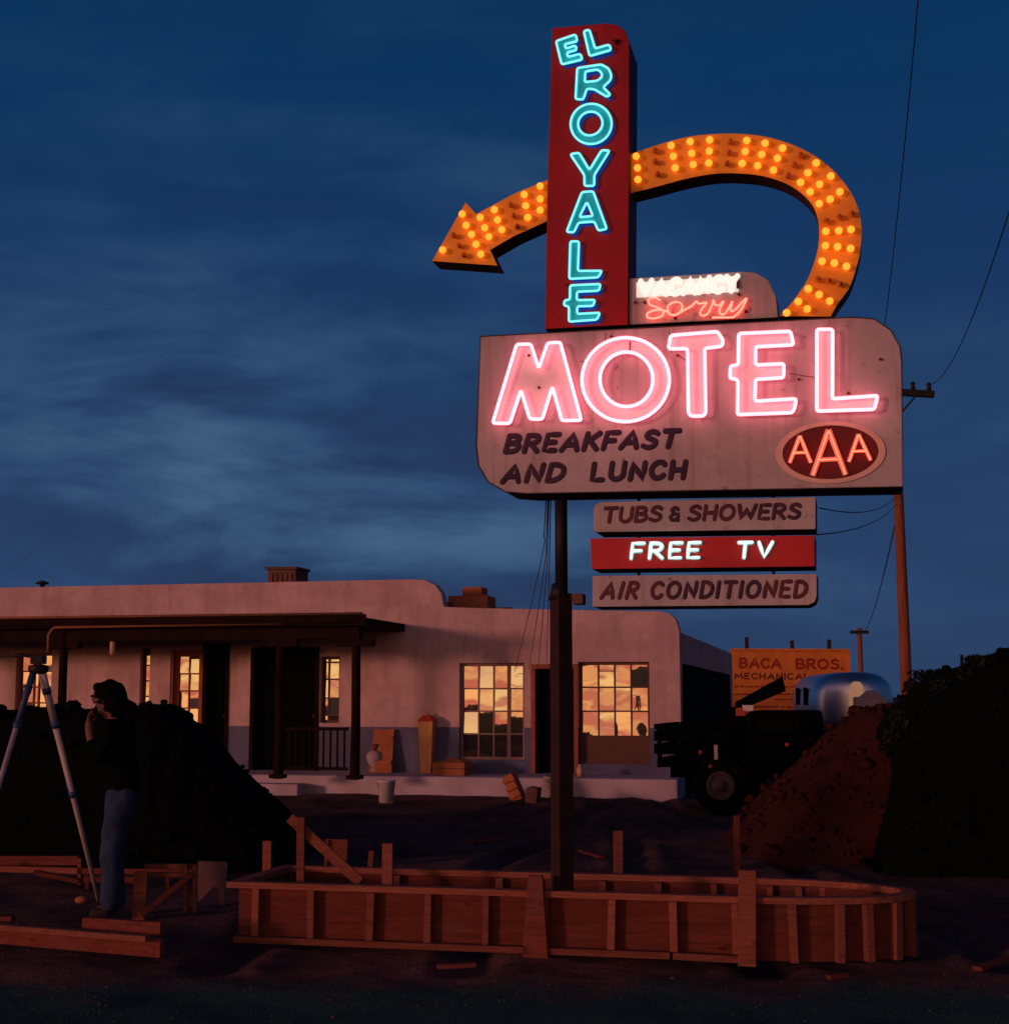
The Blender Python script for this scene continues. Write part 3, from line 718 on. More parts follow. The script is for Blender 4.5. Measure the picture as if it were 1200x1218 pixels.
# neon letters
TO = .062
def neon_letter(loops_px, parent, face_m, tube_m, yf, thick, tube_r, side_m=None, rnd=3.0, off=TO, k=3, shade=None):
    L2 = []; tb = MB()
    for lp in loops_px:
        q = soften(lp, rnd, k) if len(lp) < 30 else [Vector(p) for p in lp]
        pts = [SF.px(p[0], p[1], yf - off) for p in q]; tb.tube(pts, tube_r, 7, closed=True); L2.append([(p.x, p.z) for p in pts])
    MB().plate(L2, yf - thick, yf - .0035, 1 if side_m else None).build('letter_face', [face_m, side_m] if side_m else face_m, parent)
    tb.build('neon_tube', tube_m, parent)
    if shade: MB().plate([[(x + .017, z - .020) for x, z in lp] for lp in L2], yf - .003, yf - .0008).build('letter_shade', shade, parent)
zM = lambda ox, oy: (lambda L: [(ox + x / 10, oy + y / 10) for x, y in L])
q = zM(580, 390)
LM = q([(60, 1132), (345, 195), (515, 192), (607, 480), (712, 178), (862, 168), (1113, 1098), (880, 1100), (768, 698), (648, 1085), (500, 1082), (393, 738), (262, 1135)])
q = zM(680, 390); LO = [ellipse(680 + 64.0, 390 + 61.5, 52, 50, 44, R(-6)), ellipse(680 + 65, 390 + 61, 31.5, 32.5, 36)]
q = zM(780, 380); LT = q([(150, 330), (178, 188), (735, 142), (800, 245), (790, 315), (580, 340), (592, 1112), (562, 1148), (420, 1148), (388, 1112), (375, 345), (170, 348)])
q = zM(860, 380); LE = q([(185, 165), (800, 138), (838, 300), (385, 322), (385, 540), (722, 525), (718, 692), (385, 712), (380, 972), (868, 942), (855, 1035), (825, 1108), (170, 1132), (175, 715), (82, 700), (88, 550), (180, 540)])
q = zM(960, 380); LL = q([(115, 115), (302, 115), (300, 942), (838, 905), (798, 1068), (115, 1090)])
for L in ([LM], LO, [LT], [LE], [LL]): neon_letter(L, main, M['pink_face'], M['pink'], YF, .012, .0112)
q1, q2, q3, q4 = zM(650, 20), zM(650, 120), zM(640, 220), zM(640, 280)
TE = q1([(112, 285), (345, 205), (368, 285), (215, 322), (228, 372), (345, 335), (360, 388), (242, 422), (256, 472), (402, 435), (428, 502), (180, 562)])
TL = q1([(442, 165), (510, 148), (578, 372), (745, 325), (770, 390), (512, 462)])
TR = [q1([(365, 605), (650, 562), (740, 610), (772, 690), (760, 750), (672, 832), (760, 920), (720, 950), (570, 858), (480, 850), (438, 980), (345, 975)]), q1([(462, 645), (610, 622), (660, 665), (655, 715), (600, 758), (455, 772)])]
TO_ = [ellipse(650 + 53, 120 + 27, 24.5, 23.8, 40, R(-20)), ellipse(650 + 52, 120 + 26.5, 14.8, 13.8, 32, R(-35))]
TY = q2([(282, 630), (385, 612), (510, 818), (655, 582), (752, 588), (568, 880), (568, 1008), (452, 1008), (450, 880)])
TA = [q3([(338, 555), (520, 82), (655, 72), (818, 520), (715, 540), (668, 432), (480, 445), (425, 562)]), q3([(580, 198), (652, 368), (490, 380)])]
TL2 = q4([(383, 68), (486, 68), (472, 420), (762, 418), (715, 498), (370, 515)])
TE2 = q4([(380, 592), (742, 575), (725, 655), (462, 668), (460, 768), (678, 765), (655, 838), (465, 842), (465, 932), (738, 918), (700, 1000), (366, 1025), (368, 845), (305, 830), (315, 770), (378, 762)])
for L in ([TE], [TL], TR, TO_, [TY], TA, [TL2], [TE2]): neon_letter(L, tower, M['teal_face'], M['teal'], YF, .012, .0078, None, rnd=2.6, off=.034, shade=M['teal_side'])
# sorry, in one bent red tube
z6 = lambda L: [(740 + x / 6, 310 + y / 6) for x, y in L]
S1 = z6([(272, 282), (230, 262), (188, 276), (198, 312), (252, 334), (292, 356), (284, 392), (230, 412), (180, 402), (184, 372), (240, 352), (310, 358), (335, 378), (372, 388), (412, 366), (428, 322), (404, 296), (360, 298), (326, 328), (330, 366), (372, 388), (440, 352), (496, 322), (530, 290), (546, 306), (590, 300), (600, 304), (566, 345), (556, 380), (580, 392), (612, 372), (640, 318), (652, 280), (658, 308), (690, 318), (724, 288), (694, 350), (702, 380), (732, 376), (768, 322), (786, 290), (772, 340), (782, 360), (812, 342), (848, 304), (888, 268), (848, 350), (792, 404)])
S2 = z6([(792, 404), (640, 405)])
sb = MB(); sb.tube([SF.px(p[0], p[1], VY - .030) for p in smooth_loop([Vector(p) for p in S1], False, 4)], .0062, 6)
sb.tube([SF.px(p[0], p[1], VY - .030) for p in S2], .0062, 6); sb.build('neon_script', M['red_neon'], vac)
vb = MB()
paint_text(SF, text_strokes('VACANCY', (761, 351.5), (876, 345.5), 17.5, .06, .20), VY - .022, 3.4 * PXM, vb, flat=.5); vb.build('lit_lettering', M['vac'], vac)
vk = MB(); vk.plate([[sp(*p, VY) for p in ((757, 336), (878.5, 328), (878.5, 347), (757, 354))]], VY - .008, VY - .001); vk.build('letter_backing', M['vac_back'], vac)
ss = MB()
for p in ((755.5, 359.5), (767, 359.5), (878.8, 350), (887, 370), (803, 378)): c = SF.px(*p, VY - .012); ss.ball(c, .011)
ss.bar(SF.px(877.8, 332, VY - .012), SF.px(877.8, 343, VY - .012), .01, .02); ss.bar(SF.px(845, 377.5, VY - .012), SF.px(872, 377.5, VY - .012), .012, .008); ss.build('tube_holder', M['emblem'], vac)
sd_ = MB()
for p in ((629, 422.5), (727, 400.3), (806, 422.4), (950, 451), (1009, 467.5), (1047, 427), (641, 461)): sd_.ball(SF.px(*p, YF - .014), .010)
sd_.tube([SF.px(806, 422, YF - .016), SF.px(818, 430, YF - .016)], .003, 5); sd_.tube([SF.px(938, 444, YF - .012), SF.px(970, 449, YF - .012)], .0022, 5)
sd_.tube([SF.px(749, 406, YF - .02), SF.px(749, 419, YF - .02)], .004, 5)
sd_.build('tube_holder', M['emblem'], main)
td = MB()
for p in ((732, 50), (734, 47)): td.ball(SF.px(*p, YF - .02), .012)
td.tube([SF.px(728, 49, YF - .03), SF.px(734, 47, YF - .01)], .006, 5); td.tube([SF.px(673, 338.5, YF - .012), SF.px(676, 338.5, YF - .02)], .007, 5)
td.build('tube_holder', M['emblem'], tower)
# oval emblem
ring = [sp(*p) for p in ellipse(987.7, 538.5, 65.5, 36.8, 60, R(-2.5))]; ri = [sp(*p) for p in ellipse(987.7, 538.2, 57.2, 32, 60, R(-2.5))]
MB().plate([ring, ri], YF - .010, YF - .001).build('emblem_rim', M['cream'], main)
MB().plate([ri], YF - .0055, YF - .0012).build('emblem_field', M['emblem'], main)
zA = lambda L: [(915 + x / 7.5, 490 + y / 7.5) for x, y in L]
def emblem_A(ap, fl, fr, bar, wd):
    f = MB(); t = MB(); yb = YF - .012
    for a, b in ((ap, fl), (ap, fr)):
        P = [SF.px(*p, yb) for p in zA([a, b])]; f.bar(P[0], P[1], .009, wd, up=(P[1] - P[0]).cross(Vector((0, 1, 0))))
    P = [SF.px(*p, yb - .001) for p in zA(bar)]; f.bar(P[0], P[1], .009, wd * .8, up=(0, 0, 1)); f.build('letter_face', M['cream'], main)
    m = lambda a, b, k: (a[0] + (b[0] - a[0]) * k, a[1] + (b[1] - a[1]) * k)
    t.tube([SF.px(*p, YF - .035) for p in zA([m(ap, fl, .98), m(ap, fl, .02), m(ap, fr, .02), m(ap, fr, .98)])], .0045, 6)
    t.tube([SF.px(*p, YF - .035) for p in zA(bar)], .0042, 6); t.build('neon_tube', M['red_neon_em'], main)
emblem_A((272, 212), (180, 455), (372, 455), [(215, 365), (330, 362)], .026)
emblem_A((528, 158), (385, 570), (682, 562), [(440, 428), (612, 420)], .036)
emblem_A((795, 198), (708, 445), (905, 432), [(742, 352), (862, 348)], .026)
# painted lines
def word(parent, txt, p0, p1, h, sl, gap, jig, y, r_px, m, name='painted_word', flat=.10):
    mb = MB(); paint_text(SF, text_strokes(txt, p0, p1, h, sl, gap, jig), y, r_px * PXM, mb, flat=flat); return mb.build(name, m, parent)
word(main, 'BREAKFAST', (600.5, 537.5), (803, 531), 19, .28, .25, .02, YF - .001, 3.5, M['paint'])
word(main, 'AND', (597.5, 573.5), (667, 571.5), 19, .28, .28, .02, YF - .001, 3.5, M['paint'])
word(main, 'LUNCH', (703.5, 571), (813, 568), 19, .16, .28, .02, YF - .001, 3.5, M['paint'])
# three hanging boards
HY = -.11
def board(px, m, name):
    return MB().plate([[sp(*p, HY) for p in px]], HY, HY + .34, 1).build(name, [m, M['panel_side']], sign, bevel=.004)
bt = board([(705.7, 606), (708, 600), (714, 597), (970, 591), (970, 629.5), (708, 633), (705.7, 631)], M['panel'], 'hanging_board')
bf = board([(702, 640.4), (969, 636.8), (969, 673.8), (703.3, 677)], M['redboard'], 'hanging_board'); bf['label'] = 'red board with white neon lettering'
ba = board([(704.5, 685), (971.5, 682.7), (971.5, 709), (969, 716), (962, 719.8), (704.5, 722)], M['panel'], 'hanging_board')
hg = MB()
for x in (760, 920):
    for y0, y1 in ((580, 598), (630, 642), (674, 688)): hg.bar(SF.px(x, y0, HY + .17), SF.px(x, y1, HY + .17), .02, .02)
hg.build('hanger', M['black_steel'], sign)
word(bt, 'TUBS', (717.5, 620.7), (785, 619.3), 16.2, .16, .20, .015, HY - .001, 2.45, M['paint_red'])
word(bt, '&', (796.5, 619.3), (807, 619), 16, .10, .20, 0, HY - .001, 2.4, M['paint_red'])
word(bt, 'SHOWERS', (819, 618.6), (950, 615.9), 16.2, .16, .22, .015, HY - .001, 2.45, M['paint_red'])
word(ba, 'AIR', (715, 711.5), (756, 711.2), 18, .28, .34, .01, HY - .001, 2.5, M['paint_red'])
word(ba, 'CONDITIONED', (774.5, 711.2), (957, 709.7), 18, .16, .29, .015, HY - .001, 2.5, M['paint_red'])
for txt, p0, p1, gp_ in (('FREE', (750, 664), (831, 663), .26), ('TV', (877, 663), (917, 662.5), .30)):
    word(bf, txt, p0, p1, 18, .10, gp_, 0, HY - .028, 1.6, M['white_neon'], 'neon_word', .8)
    word(bf, txt, (p0[0], p0[1] + .8), (p1[0], p1[1] + .8), 18, .10, gp_, 0, HY - .004, 2.8, M['pink_face'], 'letter_backing')

# supply wires fanning from the sign down to the motel wall
def wire(pts, r, m, label, group, cat='wire', name='supply_wire'):
    P = [Vector(p) for p in pts]; o0 = P[-1]; mb = MB(); mb.tube([p - o0 for p in P], r, 5); o = mb.build(name, m); o.location = o0
    return tag(o, label, cat, group)
def sag(a, b, s, n=14): return [a.lerp(b, i / n) - Vector((0, 0, s * 4 * (i / n) * (1 - i / n))) for i in range(n + 1)]
G1 = 'wires running from the sign to the motel wall'
lbl = ['leftmost thin wire dropping from the sign, ending over the paned window', 'thin wire from the sign ending between window and doorway', 'thin wire from the sign ending just left of the doorway', 'thin wire nearest the sign pole, ending above the doorway']
for i, (xa, xm_, ym_, xb, yb) in enumerate([(650, 645, 660, 612, 800), (652, 648, 670, 629, 797), (653, 650, 680, 640, 794), (655, 653, 690, 650, 790)]):
    A = SF.M @ SF.px(xa, 588, .0); B = BF.M @ BF.px(xb, yb, -.02)
    Mx = at(xm_, ym_, 14.5); pts = smooth_loop([A, A.lerp(Mx, .5) + Vector((0, 0, -.03)), Mx, Mx.lerp(B, .5) + Vector((0, 0, -.02)), B], False, 5)
    wire(pts, .0045, M['wire_red'], lbl[i], G1)

# =================================================================== FORMWORK of the planter round the pole
fo = gnd(590, 1131); FF = Frame((fo.x, fo.y, 0), 12.7)
form = thing('timber_formwork', 'long low timber concrete form with studs and a rounded end, standing round the sign pole', 'formwork', FF)
ZT = .385; xL = FF.px(284, 1085, 0).x; xR = FF.px(895, 1100, 0).x; DW = .92; aR = FF.px(1079, 1085, .4).x - xR
def loop_at(off, n=22):
    """outline offset outwards by off"""
    L = [(xL - off, -off), (xR, -off)]
    for i in range(1, n):
        t = -math.pi / 2 + math.pi * i / n; L.append((xR + (aR + off) * math.cos(t), DW / 2 + (DW / 2 + off) * math.sin(t)))
    return L + [(xR, DW + off), (xL - off, DW + off)]
def ring_wall(o0, o1, z0, z1, mb):
    mb.plate([loop_at(o0), loop_at(o1)], z0, z1, xf=lambda x, y, z: (x, z, y)); return mb
ring_wall(.0, -.018, 0.0, ZT - .042, MB()).build('panel', M['wood_dk'], form)
ring_wall(.065, -.03, ZT - .040, ZT, MB()).build('top_plate', M['wood'], form, bevel=.003)
bp_ = MB(); bp_.box(xL, xR - .5, -.085, -.002, 0.0, .04); bp_.bar((xR - .48, -.05, .02), (xR - .02, -.06, .015), .08, .04); bp_.build('bottom_plate', M['wood'], form, bevel=.003)
def stud(x, y, nx_, ny_, wd=.042, dp=.062, z0=.042, z1=ZT - .042):
    n = Vector((nx_, ny_, 0)).normalized(); t = Vector((-n.y, n.x, 0)); c = Vector((x, y, 0)) + n * (dp / 2 + .001); mb = MB()
    wd *= random.uniform(.88, 1.18); tl = t * random.uniform(-.010, .010)
    P = [c - t * wd / 2 - n * dp / 2, c + t * wd / 2 - n * dp / 2, c + t * wd / 2 + n * dp / 2, c - t * wd / 2 + n * dp / 2]
    mb.hexa([p + Vector((0, 0, z0)) for p in P] + [p + tl + Vector((0, 0, z1)) for p in P]); return mb.build('stud', M['wood'], form)
for px in (303, 369, 439, 508, 577, 726, 801): stud(FF.px(px, 1095, -.06).x, 0, 0, -1)
stud(FF.px(646, 1095, -.06).x, 0, 0, -1)
stud(FF.px(874, 1095, -.06).x, 0, 0, -1)
for px in (943, 995, 1031, 1060, 1077):
    best = min(range(1, 60), key=lambda i: abs(FF.c.x + (FF.px(px, 1095, .1).x - FF.c.x) * ((DW / 2 + DW / 2 * math.sin(-math.pi / 2 + math.pi * i / 120)) - FF.c.y) / (.1 - FF.c.y) - (xR + aR * math.cos(-math.pi / 2 + math.pi * i / 120))))
    t = -math.pi / 2 + math.pi * best / 120
    stud(xR + aR * math.cos(t), DW / 2 + DW / 2 * math.sin(t), math.cos(t) / aR, math.sin(t) / (DW / 2), wd=.05, z0=.0)
for px in (470, 592, 635, 715, 783, 849, 915, 950, 978): stud(FF.px(px, 1045, DW - .08).x, DW - .019, 0, -1, dp=.05)
b_ = MB(); a = FF.px(888, 1036, -.12); a2 = FF.px(888, 1142, -.12); b_.hexa([(a2.x - .055, -.11, -.02), (a2.x + .055, -.11, -.02), (a2.x + .055, -.068, -.02), (a2.x - .055, -.068, -.02), (a.x - .05, -.11, a.z), (a.x + .055, -.11, a.z), (a.x + .055, -.068, a.z), (a.x - .05, -.068, a.z)])
o = b_.build('upright_board', M['wood'], form, bevel=.003)
b_ = MB(); a = FF.px(636, 1042, -.12); b_.hexa([(a.x - .085, -.11, -.02), (a.x + .08, -.11, -.02), (a.x + .08, -.068, -.02), (a.x - .085, -.068, -.02), (a.x - .045, -.11, a.z), (a.x + .045, -.11, a.z), (a.x + .045, -.068, a.z), (a.x - .045, -.068, a.z)])
o = b_.build('upright_board', M['wood_dk'], form, bevel=.003)

# stakes and braces about the form
def plank_between(name, label, cat, A, B, wd, th, m, group=None, up=(0, 0, 1), root=None):
    A, B = Vector(A), Vector(B); mb = MB(); mb.bar(A - A, B - A, wd, th, up); o = mb.build(name, m, None, bevel=.003); o.location = A
    return tag(o, label, cat, group)
GS = 'wooden stakes standing about the form'
def stake(px, y0, y1, wpx, label, D_=None, m='wood', tilt=0):
    b = gnd(px, y1) if D_ is None else Vector((at(px, y1, D_).x, D_, 0.0)); t = at(px + tilt, y0, b.y); sc = b.y / FOC
    mb = MB(); h = t.z - b.z; w2 = wpx * sc / 2; dx = t.x - b.x
    mb.hexa([(-w2, -.02, -.06), (w2, -.02, -.06), (w2, .02, -.06), (-w2, .02, -.06), (dx - w2, -.02, h), (dx + w2, -.02, h), (dx + w2, .02, h - .01), (dx - w2, .02, h - .01)])
    o = mb.build('wooden_stake', M[m], None, bevel=.003); o.location = (b.x, b.y, 0); return tag(o, label, 'stake', GS)
stake(318, 1000, 1045, 10, 'short stake behind the left corner of the timber form', 10.9)
stake(358, 972, 1050, 9, 'tall thin stake crossed by a slanting plank inside the form', 10.35)
stake(461, 1003, 1060, 12, 'square stake standing inside the form right of the slanting plank', 10.15)
stake(735, 988, 1034, 11, 'notched stake on the dirt beyond the form, right of the sign pole', 12.9)
stake(876, 970, 1022, 7, 'thin dim stake at the foot of the red earth mound', 13.6, 'wood_dk')
stake(438, 1012, 1028, 6, 'tiny leaning peg on the dirt behind the form', 13.0, 'wood', 4)
A = at(345, 973, 10.42); B = at(429, 1050, 10.28); plank_between('slanting_plank', 'plank leaning down rightwards across the tall stake in the form', 'plank', B, A, .07, .035, M['wood'], up=(0, -1, 0))
# small panel standing behind
pp = gnd(399, 1032); P_ = Frame((pp.x, pp.y, 0), 10); mb = MB(); sc = pp.y / FOC; mb.box(-13 * sc, 13 * sc, 0, .02, -.02, 32 * sc); mb.box(-13 * sc, -9 * sc, -.03, -.002, 0, 31 * sc)
o = mb.build('plywood_offcut', M['wood_dk'], None, bevel=.002); o.location = P_.O; o.rotation_euler = (R(-8), 0, P_.yaw); tag(o, 'small red-brown plywood offcut standing behind the slanting plank', 'board')

# left: low forms, brace frame, lumber
def world_bar(mb, O, a, b, wd, th, up=(0, 0, 1)): mb.bar(Vector(a) - O, Vector(b) - O, wd, th, up)
BR = gnd(165, 1092); O = Vector((BR.x, BR.y, 0)); bfm = Frame(O, 0)
t = thing('brace_frame', 'N-shaped timber brace frame standing behind the plank pile', 'brace', bfm)
m = MB(); world_bar(m, O, at(165, 1096, BR.y), at(168, 1037, BR.y), .095, .04, (0, -1, 0)); m.build('post', M['wood'], t, bevel=.003)
m = MB(); world_bar(m, O, at(167, 1090, BR.y - .05), at(228, 1040, BR.y + .2), .045, .04, (0, -1, 0)); m.build('diagonal', M['wood'], t, bevel=.003)
m = MB(); world_bar(m, O, at(172, 1031, BR.y + .28), at(229, 1031, BR.y + .28), .04, .04); world_bar(m, O, at(172, 1041, BR.y + .28), at(229, 1041, BR.y + .28), .04, .04); m.build('rail', M['wood'], t, bevel=.003)
for px in (221, 232):
    m = MB(); world_bar(m, O, at(px, 1086, BR.y + .23), at(px, 1028, BR.y + .23), .032, .04, (0, -1, 0)); m.build('leg', M['wood'], t, bevel=.003)
# grey broken board
gb = gnd(252, 1078); mb = MB(); sc = gb.y / FOC; mb.plate([[(-17 * sc, 0.02), (-10 * sc, 10 * sc), (2 * sc, 22 * sc), (8 * sc, 20 * sc), (11 * sc, -.02), (15 * sc, -.02), (17 * sc, 50 * sc), (-17 * sc, 51 * sc)]], -.012, .012)
o = mb.build('broken_board', M['wood_pale'], None, bevel=.002); o.location = (gb.x, gb.y, 0); tag(o, 'grey board with a broken lower edge at the left end of the form', 'board')
# far low form at the left
FL = gnd(45, 1056); O = Vector((FL.x, FL.y, 0)); t = thing('low_form', 'low rectangular timber form on the dirt left of the person', 'formwork', Frame(O, 0))
m = MB(); world_bar(m, O, at(-40, 1024, FL.y + .3), at(93, 1024, FL.y + .3), .04, .08); m.build('back_board', M['wood_dk'], t, bevel=.003)
m = MB(); world_bar(m, O, at(-40, 1033, FL.y), at(93, 1036, FL.y), .04, .05); m.build('rail', M['wood'], t, bevel=.003)
m = MB(); world_bar(m, O, at(40, 1038, FL.y - .05), at(94, 1049, FL.y - .05), .03, .04); m.build('diagonal', M['wood_dk'], t, bevel=.003)
m = MB(); world_bar(m, O, at(95, 1053, FL.y + .02), at(95, 1021, FL.y + .02), .03, .04, (0, -1, 0)); world_bar(m, O, at(-30, 1056, FL.y + .05), at(-30, 1022, FL.y + .05), .03, .04, (0, -1, 0)); m.build('post', M['wood'], t, bevel=.003)
FL2 = gnd(150, 1058); A = at(98, 1036, FL2.y); B = at(238, 1038, FL2.y)
O = Vector((A.x, A.y, 0)); t = thing('form_rail', 'pair of low horizontal boards on pegs behind the standing person', 'formwork', Frame(O, 0))
m = MB(); world_bar(m, O, A, B, .04, .045); m.build('upper_board', M['wood_dk'], t, bevel=.003)
m = MB(); world_bar(m, O, at(100, 1046, FL2.y - .01), at(160, 1047, FL2.y - .01), .035, .05); m.build('lower_board', M['wood_dk'], t, bevel=.003)
for px in (104, 200):
    m = MB(); world_bar(m, O, at(px, 1062, FL2.y + .05), at(px, 1034, FL2.y + .05), .03, .04, (0, -1, 0)); m.build('peg', M['wood_dk'], t)
# plank pile
GL = 'planks of the pile at the lower left'
d0 = gnd(150, 1140).y
plank_between('plank', 'lowest wide board of the left plank pile, its end square and rough', 'plank', at(-40, 1108, d0 + .5), at(193, 1128, d0 + .02), .05, .115, M['wood_dk'], GL)
plank_between('plank', 'narrow bright plank lying on top of the left plank pile', 'plank', at(-40, 1100, d0 + .35), at(176, 1117, d0 - .06), .06, .036, M['wood'], GL)
plank_between('plank', 'broad dull board at the back of the left plank pile', 'plank', at(100, 1099, d0 + .3), at(193, 1105, d0 + .14), .05, .08, M['wood_dk'], GL)
o = plank_between('plank', 'short dim board end lying behind the left plank pile', 'plank', at(-30, 1092, d0 + .7), at(16, 1093, d0 + .65), .06, .03, M['wood_dk'], GL)
cb = gnd(97, 1074); mb = MB(); mb.ball((0, 0, .02), .05, 9, 6, (1.1, .8, .6)); o = mb.build('stone', M['brick'], None); o.location = (cb.x, cb.y, 0); tag(o, 'reddish stone on the dirt left of the person\'s feet', 'stone')

GW = 'scraps of lumber lying on the dirt'
for (xa_, ya_, xb_, yb_), wd_, lb in (((1162, 1153, 1197, 1141), .06, 'short board lying at the right edge of the near dirt'), ((520, 1150, 566, 1148), .05, 'thin board scrap on the dirt along the front of the form'),
        ((560, 1002, 596, 997), .07, 'board scrap on the bare dirt left of the sign pole'), ((985, 1163, 1006, 1160), .05, 'small wood chip in front of the rounded end of the form'), ((690, 1012, 716, 1020), .05, 'thin scrap on the dirt right of the sign pole')):
    A_, B_ = gnd(xa_, ya_, .015), gnd(xb_, yb_, .02); plank_between('wood_scrap', lb, 'wood scrap', A_, B_, wd_, .025, M['wood_dk'], GW)

# =================================================================== EARTH MOUNDS
def mound(name, label, cx, cy, rx, ry, H, m, seed, flat=.55, pw=1.0, rough=.10, n=90, hfun=None):
    mb = MB(); nr = n
    for j in range(n + 1):
        for i in range(n + 1):
            u, v_ = -1 + 2 * i / n, -1 + 2 * j / n; d = (abs(u) ** 2.4 + abs(v_) ** 2.4) ** (1 / 2.4)
            x, y = u * rx, v_ * ry
            nz = noise.noise(Vector((x * 1.1 + seed, y * 1.1, seed))) * rough + noise.noise(Vector((x * 3.5 + seed, y * 3.5, 2))) * rough * .45 + noise.noise(Vector((x * 10, y * 10 + seed, 4))) * rough * .18
            k = max(0, min(1, (1 - d) / (1 - flat))); k = k ** pw
            hh = H if hfun is None else hfun(cx + x, cy + y)
            mb.vert((x, y, -.12 + (hh + .12) * k + nz * min(1, k * 3)))
    for j in range(n):
        for i in range(n):
            a = j * (n + 1) + i; mb.face([a, a + 1, a + n + 2, a + n + 1], True)
    o = mb.build(name, m, None, fix=False); o.location = (cx, cy, 0); return tag(o, label, 'dirt mound')
def prof(tab, p):
    if p <= tab[0][0]: return tab[0][1]
    for (a_, b_), (c_, d_) in zip(tab, tab[1:]):
        if p <= c_: return b_ + (d_ - b_) * (p - a_) / (c_ - a_)
    return tab[-1][1]
def heap(label, dep, ry, px0, px1, tab, m, seed, rough, front=1.1, back=1.2, nx_=150, ny_=70, clods=260, wob=5):
    """long heap of dumped earth: crest height follows tab (position along the heap -> height), with slumped front and back slopes"""
    mb = MB(); x0, x1 = at(px0, 900, dep).x, at(px1, 900, dep).x; cx = (x0 + x1) / 2; rr = random.Random(int(seed)); surf = []; dc = dep + ry * .35
    for j in range(ny_ + 1):
        for i in range(nx_ + 1):
            x = x0 + (x1 - x0) * i / nx_; y = dep - front + (front + ry + back) * j / ny_
            H = max(-.10, CAM.z + (828.5 - prof(tab, 600 + FOC * x / dc + wob * noise.noise(Vector((x * .9, y * 1.7, seed + 4))))) * dc / FOC - rough * .35)
            k = min(1, (y - dep + front) / front, (dep + ry + back - y) / back); k = max(0, k); k = math.sin(k * math.pi / 2) ** .9
            v3 = Vector((x, y, seed))
            nz = noise.noise(v3 * 1.3) * rough + noise.noise(v3 * 3.7) * rough * .55 + noise.noise(v3 * 9) * rough * .28 + noise.noise(v3 * 22) * rough * .12
            z = -.12 + (H + .12) * k + nz * min(1, 2.5 * k) * min(1, max(.15, H))
            mb.vert((x - cx, y - dep, z)); surf.append((x - cx, y - dep, z))
    for j in range(ny_):
        for i in range(nx_): q_ = j * (nx_ + 1) + i; mb.face([q_, q_ + 1, q_ + nx_ + 2, q_ + nx_ + 1], True)
    o = mb.build('dirt_mound', m, None, fix=False); o.location = (cx, dep, 0); tag(o, label, 'dirt mound')
    cl_ = MB()
    for k in range(clods):
        p = rr.choice(surf[:len(surf) * 2 // 3])
        if p[2] < .02: continue
        r_ = rr.uniform(.015, .055) * (1.6 if rr.random() < .1 else 1); k0 = len(cl_.v); cl_.ball((p[0] + rr.uniform(-.05, .05), p[1], p[2] + r_ * .3), r_, 7, 5, (1, 1, .75))
        for q_ in range(k0, len(cl_.v)): v_ = Vector(cl_.v[q_]); cl_.v[q_] = tuple(v_ + Vector((noise.noise(v_ * 30), noise.noise(v_ * 30 + Vector((9, 0, 0))), noise.noise(v_ * 30 + Vector((0, 9, 0))))) * r_ * .5)
    c_ = cl_.build('clods', m, o, fix=False); c_['kind'] = 'stuff'
    return o
heap('black flat-topped dirt mound behind the person and tripod', 14.9, .8, -420, 380, [(-420, 850), (-120, 846), (60, 843), (150, 840), (200, 840.5), (209, 843), (221, 859), (238, 864), (256, 888), (275, 908), (300, 934), (330, 958), (352, 980), (380, 1032)], M['dark_and_shaded_dirt'], 3.0, .07)
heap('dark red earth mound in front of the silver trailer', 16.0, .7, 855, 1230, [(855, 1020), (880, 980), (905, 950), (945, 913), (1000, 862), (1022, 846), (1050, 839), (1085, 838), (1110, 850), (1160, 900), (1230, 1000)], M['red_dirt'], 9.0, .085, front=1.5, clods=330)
heap('tall earth mound at right edge, slope shade put into its black colour, overtopping the red', 14.6, .9, 1020, 1560, [(1020, 1010), (1034, 960), (1046, 905), (1060, 868), (1082, 842), (1110, 826), (1150, 800), (1200, 775), (1300, 745), (1560, 760)], M['dark_and_shaded_dirt'], 14.0, .11, front=1.2, clods=300, wob=42)  # shaded right-facing slope, its shade put into the near-black colour

# =================================================================== PERSON
fp = gnd(131, 1092); PF = Frame((fp.x, fp.y, 0), 0)
def skin_obj(name, V, E, rad, m, parent, sub_=2, root=0):
    me = bpy.data.meshes.new(name); me.from_pydata(V, E, []); me.materials.append(m)
    me.skin_vertices.new(name='') if hasattr(me.skin_vertices, 'new') and not me.skin_vertices else None
    o = link(bpy.data.objects.new(name, me)); o.parent = parent
    mo = o.modifiers.new('skin', 'SKIN'); mo.use_smooth_shade = True
    if not me.skin_vertices:
        bm = bmesh.new(); bm.from_mesh(me); bm.verts.layers.skin.verify(); bm.to_mesh(me); bm.free()
    for i, r_ in enumerate(rad): me.skin_vertices[0].data[i].radius = (r_, r_) if not isinstance(r_, tuple) else r_
    me.skin_vertices[0].data[root].use_root = True
    ss = o.modifiers.new('sub', 'SUBSURF'); ss.levels = sub_; ss.render_levels = sub_
    return o
def chain(V, E, rad, pts, start=None):
    last = start
    for p, r_ in pts:
        V.append(p); rad.append(r_)
        if last is not None: E.append((last, len(V) - 1))
        last = len(V) - 1
    return last
def folds(o, strength, size):
    tx_ = bpy.data.textures.new('cloth_folds', 'CLOUDS'); tx_.noise_scale = size; tx_.noise_depth = 2
    dm = o.modifiers.new('folds', 'DISPLACE'); dm.texture = tx_; dm.strength = strength; dm.mid_level = .5; dm.texture_coords = 'LOCAL'
    return o
